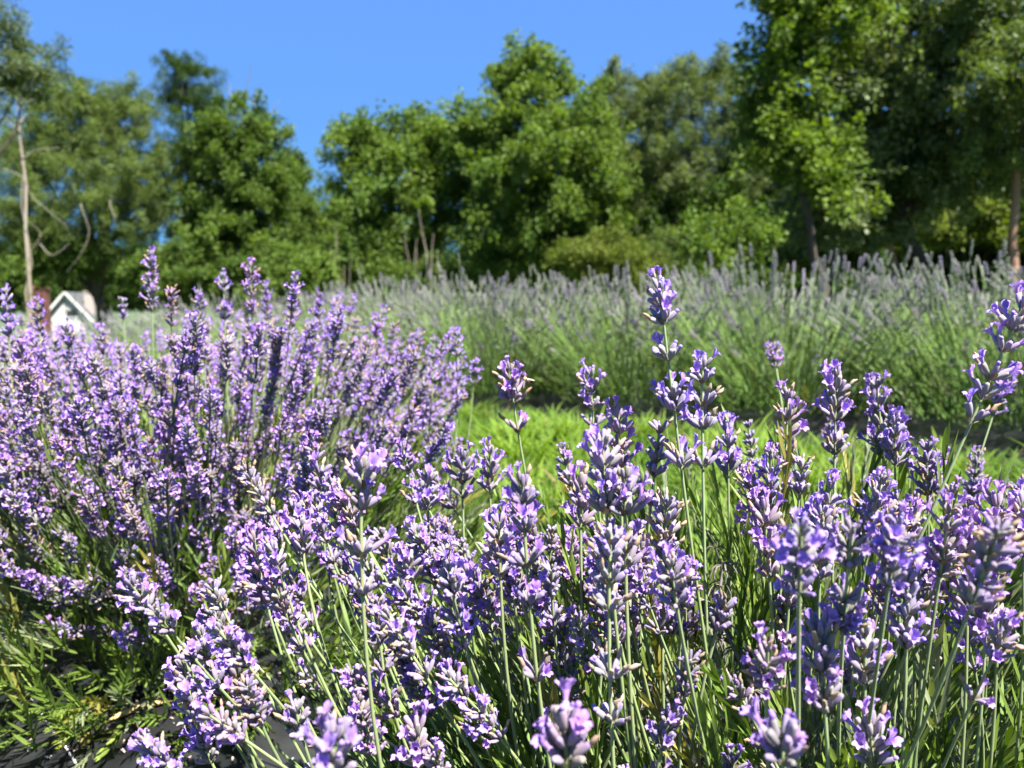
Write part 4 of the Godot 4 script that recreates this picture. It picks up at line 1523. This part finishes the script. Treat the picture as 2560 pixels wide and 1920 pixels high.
func snag() -> void:
	var pale := Color(0.19, 0.165, 0.13)
	var at := Vector3(-13.63, 0, -22.0)
	at.y = land(at.x, at.z)
	var o := thing("dead_tree", "dead pale tree of two thin bare poles at the left", "dead tree", at)
	var up := -at.y
	var top := 7.6 + up
	piece("trunk", limb(Vector3(0.0, 0, 0), Vector3(-0.05, top, 0), 0.065, 0.015, pale, 0.12).mesh(mat_bark), o)
	piece("trunk", limb(Vector3(-0.15, 0, 0.1), Vector3(-0.02, 4.0 + up, 0.05), 0.045, 0.015, pale * 0.85, 0.25).mesh(mat_bark), o)
	for i in 9:
		var y := rng.randf_range(4.2, 7.4) + up
		var d := Vector3(rng.randf_range(-1, 1), rng.randf_range(0.3, 1.3), rng.randf_range(-1, 1)).normalized()
		piece("branch", limb(Vector3(-0.03, y, 0), Vector3(0, y, 0) + d * rng.randf_range(0.4, 1.1), 0.016, 0.006, pale * 0.8, 0.12).mesh(mat_bark), o)
	# bare winding branches hanging in front of the rounded tree
	var sh := Color(0.20, 0.18, 0.15)
	for v in [[[66, 372], [90, 380], [105, 392], [112, 425], [140, 450], [178, 482], [182, 500]], [[208, 440], [215, 455], [222, 500], [205, 545], [175, 580]], [[266, 432], [268, 446], [280, 470], [272, 500]], [[92, 585], [105, 540], [125, 500], [100, 470]], [[120, 520], [150, 545], [180, 520]]]:
		var s := Shape.new()
		var pts := []
		var rad := []
		var col := []
		for q in v:
			pts.append(Vector3((q[0] - 75) * 0.0138, 7.9 * (655 - q[1]) / 655.0 * 1.1 + 0.4 + up, 0.6 + 0.1 * sin(q[1] * 0.07)))
		var smooth := []
		for i in pts.size() - 1:
			for j in 5:
				var p0: Vector3 = pts[maxi(i - 1, 0)]
				var p3: Vector3 = pts[mini(i + 2, pts.size() - 1)]
				smooth.append((pts[i] as Vector3).cubic_interpolate(pts[i + 1], p0, p3, j / 5.0))
		smooth.append(pts[-1])
		for i in smooth.size():
			rad.append(lerpf(0.012, 0.003, float(i) / smooth.size()))
			col.append(vary(sh, 0.15))
		s.tube(smooth, rad, col, 6)
		piece("bare_branch", s.mesh(mat_bark), o)
	# leafless crown showing over the leafy tree
	var b := Vector3(-9.9, 0, -28.5)
	b.y = land(b.x, b.z)
	var bt := thing("bare_tree", "leafless twiggy treetop showing beside the dark pointed tree", "bare tree", b)
	piece("trunk", limb(Vector3.ZERO, Vector3(0.1, 6.0 - b.y, 0), 0.12, 0.05, pale * 0.8, 0.15).mesh(mat_bark), bt)
	for i in 12:
		var d := Vector3(rng.randf_range(-0.5, 0.8), 1.0, rng.randf_range(-0.5, 0.5)).normalized()
		var f := Vector3(0.08, rng.randf_range(4.8, 6.0) - b.y, 0)
		piece("branch", limb(f, f + d * rng.randf_range(2.0, 3.3), 0.032, 0.008, pale * 0.8, 0.15).mesh(mat_bark), bt)
	# pale bare stems in front of the shrubs
	for g in [["cluster of pale bare stems in front of the low tree", Vector3(-5.1, 0, -23.0), 5, 2.6], ["cluster of thin grey bare trunks under the leafy tree left of the tallest", Vector3(-2.75, 0, -23.2), 6, 3.4]]:
		var q: Vector3 = g[1]
		q.y = land(q.x, q.z)
		var n := thing("bare_sapling", g[0], "bare sapling", q)
		for i in g[2]:
			var f := Vector3(rng.randf_range(-0.45, 0.45), 0, rng.randf_range(-0.3, 0.3))
			piece("stem", limb(f, f + Vector3(rng.randf_range(-0.5, 0.4), (g[3] - q.y) * rng.randf_range(0.75, 1.1), 0), 0.038, 0.008, pale * rng.randf_range(0.6, 1.0), 0.25).mesh(mat_bark), n)

func woods() -> void:
	var o := Node3D.new()
	o.name = "woods"
	add_child(o)
	tag(o, "shaded mass of woods behind the first line of trees", "woods", "", "stuff")
	var lobes := []
	for i in 46:
		var a := lerpf(-0.80, 0.75, i / 45.0)
		var d := rng.randf_range(34.0, 39.0)
		var h := rng.randf_range(1.3, 2.1)
		var p := Vector3(sin(a) * d, 0, -cos(a) * d)
		if a > 0.22:
			p *= 0.72
		elif absf(a + 0.522) < 0.14:
			p *= 2.1       # open ground round the house
			h *= 1.6
		lobes.append([p.x, 0.9, p.z, 1.9, h * 1.9, 1.5])
	for i in 14:       # the wood closes again far behind the house
		var a := lerpf(-0.72, -0.36, i / 13.0)
		var p := Vector3(sin(a), 0, -cos(a)) * rng.randf_range(78.0, 84.0)
		lobes.append([p.x, -1.0, p.z, 4.2, rng.randf_range(5.0, 7.0), 3.0])
	crown(o, lobes, "broad", mat_tree, Color(0.030, 0.062, 0.012), Color(0.058, 0.11, 0.02), 0.34, 0.55, 0.9)

func small_things() -> void:
	litter(Vector3(-0.50, cloth_height(-0.50, -0.98), -0.98), 0.38, 420, "fallen petals scattered on the bare black fabric at lower left")
	litter(Vector3(0.1, cloth_height(0.1, -0.62), -0.62), 0.4, 300, "fallen petals under the nearest purple lavender bush")
	# white stitched line on the fabric
	var s := Shape.new()
	for i in 46:
		var a := Vector3(-0.80 + i * 0.0085, 0, -1.135 + i * 0.0088)
		var b := a + Vector3(0.0082, 0, 0.0085)
		a.y = cloth_height(a.x, a.z) + 0.0015
		b.y = cloth_height(b.x, b.z) + 0.0015
		s.tube([a, a.lerp(b, 0.5) + Vector3.UP * 0.001, b], [0.0009, 0.0016, 0.0009], [Color(0.34, 0.34, 0.33), Color(0.42, 0.42, 0.40), Color(0.34, 0.34, 0.33)], 6)
	tag(piece("white_twine", s.mesh(mat_dry), self), "white twisted twine lying on the black fabric in the lower left corner", "twine")
	# fallen dry seed head
	var d := Shape.new()
	var tan := Color(0.46, 0.31, 0.14)
	var pts := []
	var rad := []
	var col := []
	for i in 12:
		var u := i / 11.0
		var x := lerpf(-0.495, -0.405, u)
		var z := lerpf(-0.895, -0.965, u)
		pts.append(Vector3(x, cloth_height(x, z) + 0.004 + 0.004 * sin(u * 5.0), z))
		rad.append([0.0012, 0.003, 0.0036, 0.0034, 0.0026, 0.0030, 0.0024, 0.0013, 0.001, 0.001, 0.0009, 0.0007][i])
		col.append(vary(tan, 0.2) if i < 7 else Color(0.14, 0.10, 0.06))
	d.tube(pts, rad, col, 7)
	tag(piece("dry_flower_stalk", d.mesh(mat_dry), self), "dry tan flower stalk lying on the black fabric under the left bush", "dry stalk")
	bee("honeybee with dark tail on the top blossom of the short spike left of centre", Vector3(0.012, 0.481, -0.695), Vector3(-0.5, 0.8, 0.1), Color(0.42, 0.27, 0.10))
	bee("orange honeybee among the blossoms of the wide left bush", Vector3(-0.530, 0.435, -1.075), Vector3(0.3, 0.9, 0.1), Color(0.60, 0.28, 0.04))
	bee("dark honeybee at the lower left blossoms of the wide left bush", Vector3(-0.60, 0.325, -0.98), Vector3(-0.8, 0.5, 0.1), Color(0.16, 0.09, 0.04))
	bee("small honeybee at the right end of the wide left bush", Vector3(-0.255, 0.475, -1.20), Vector3(0.5, 0.8, 0.2), Color(0.30, 0.16, 0.05))
	bee("honeybee hovering behind the row of spikes on the right", Vector3(0.36, 0.407, -0.66), Vector3(0.9, 0.2, 0.1), Color(0.24, 0.15, 0.06))
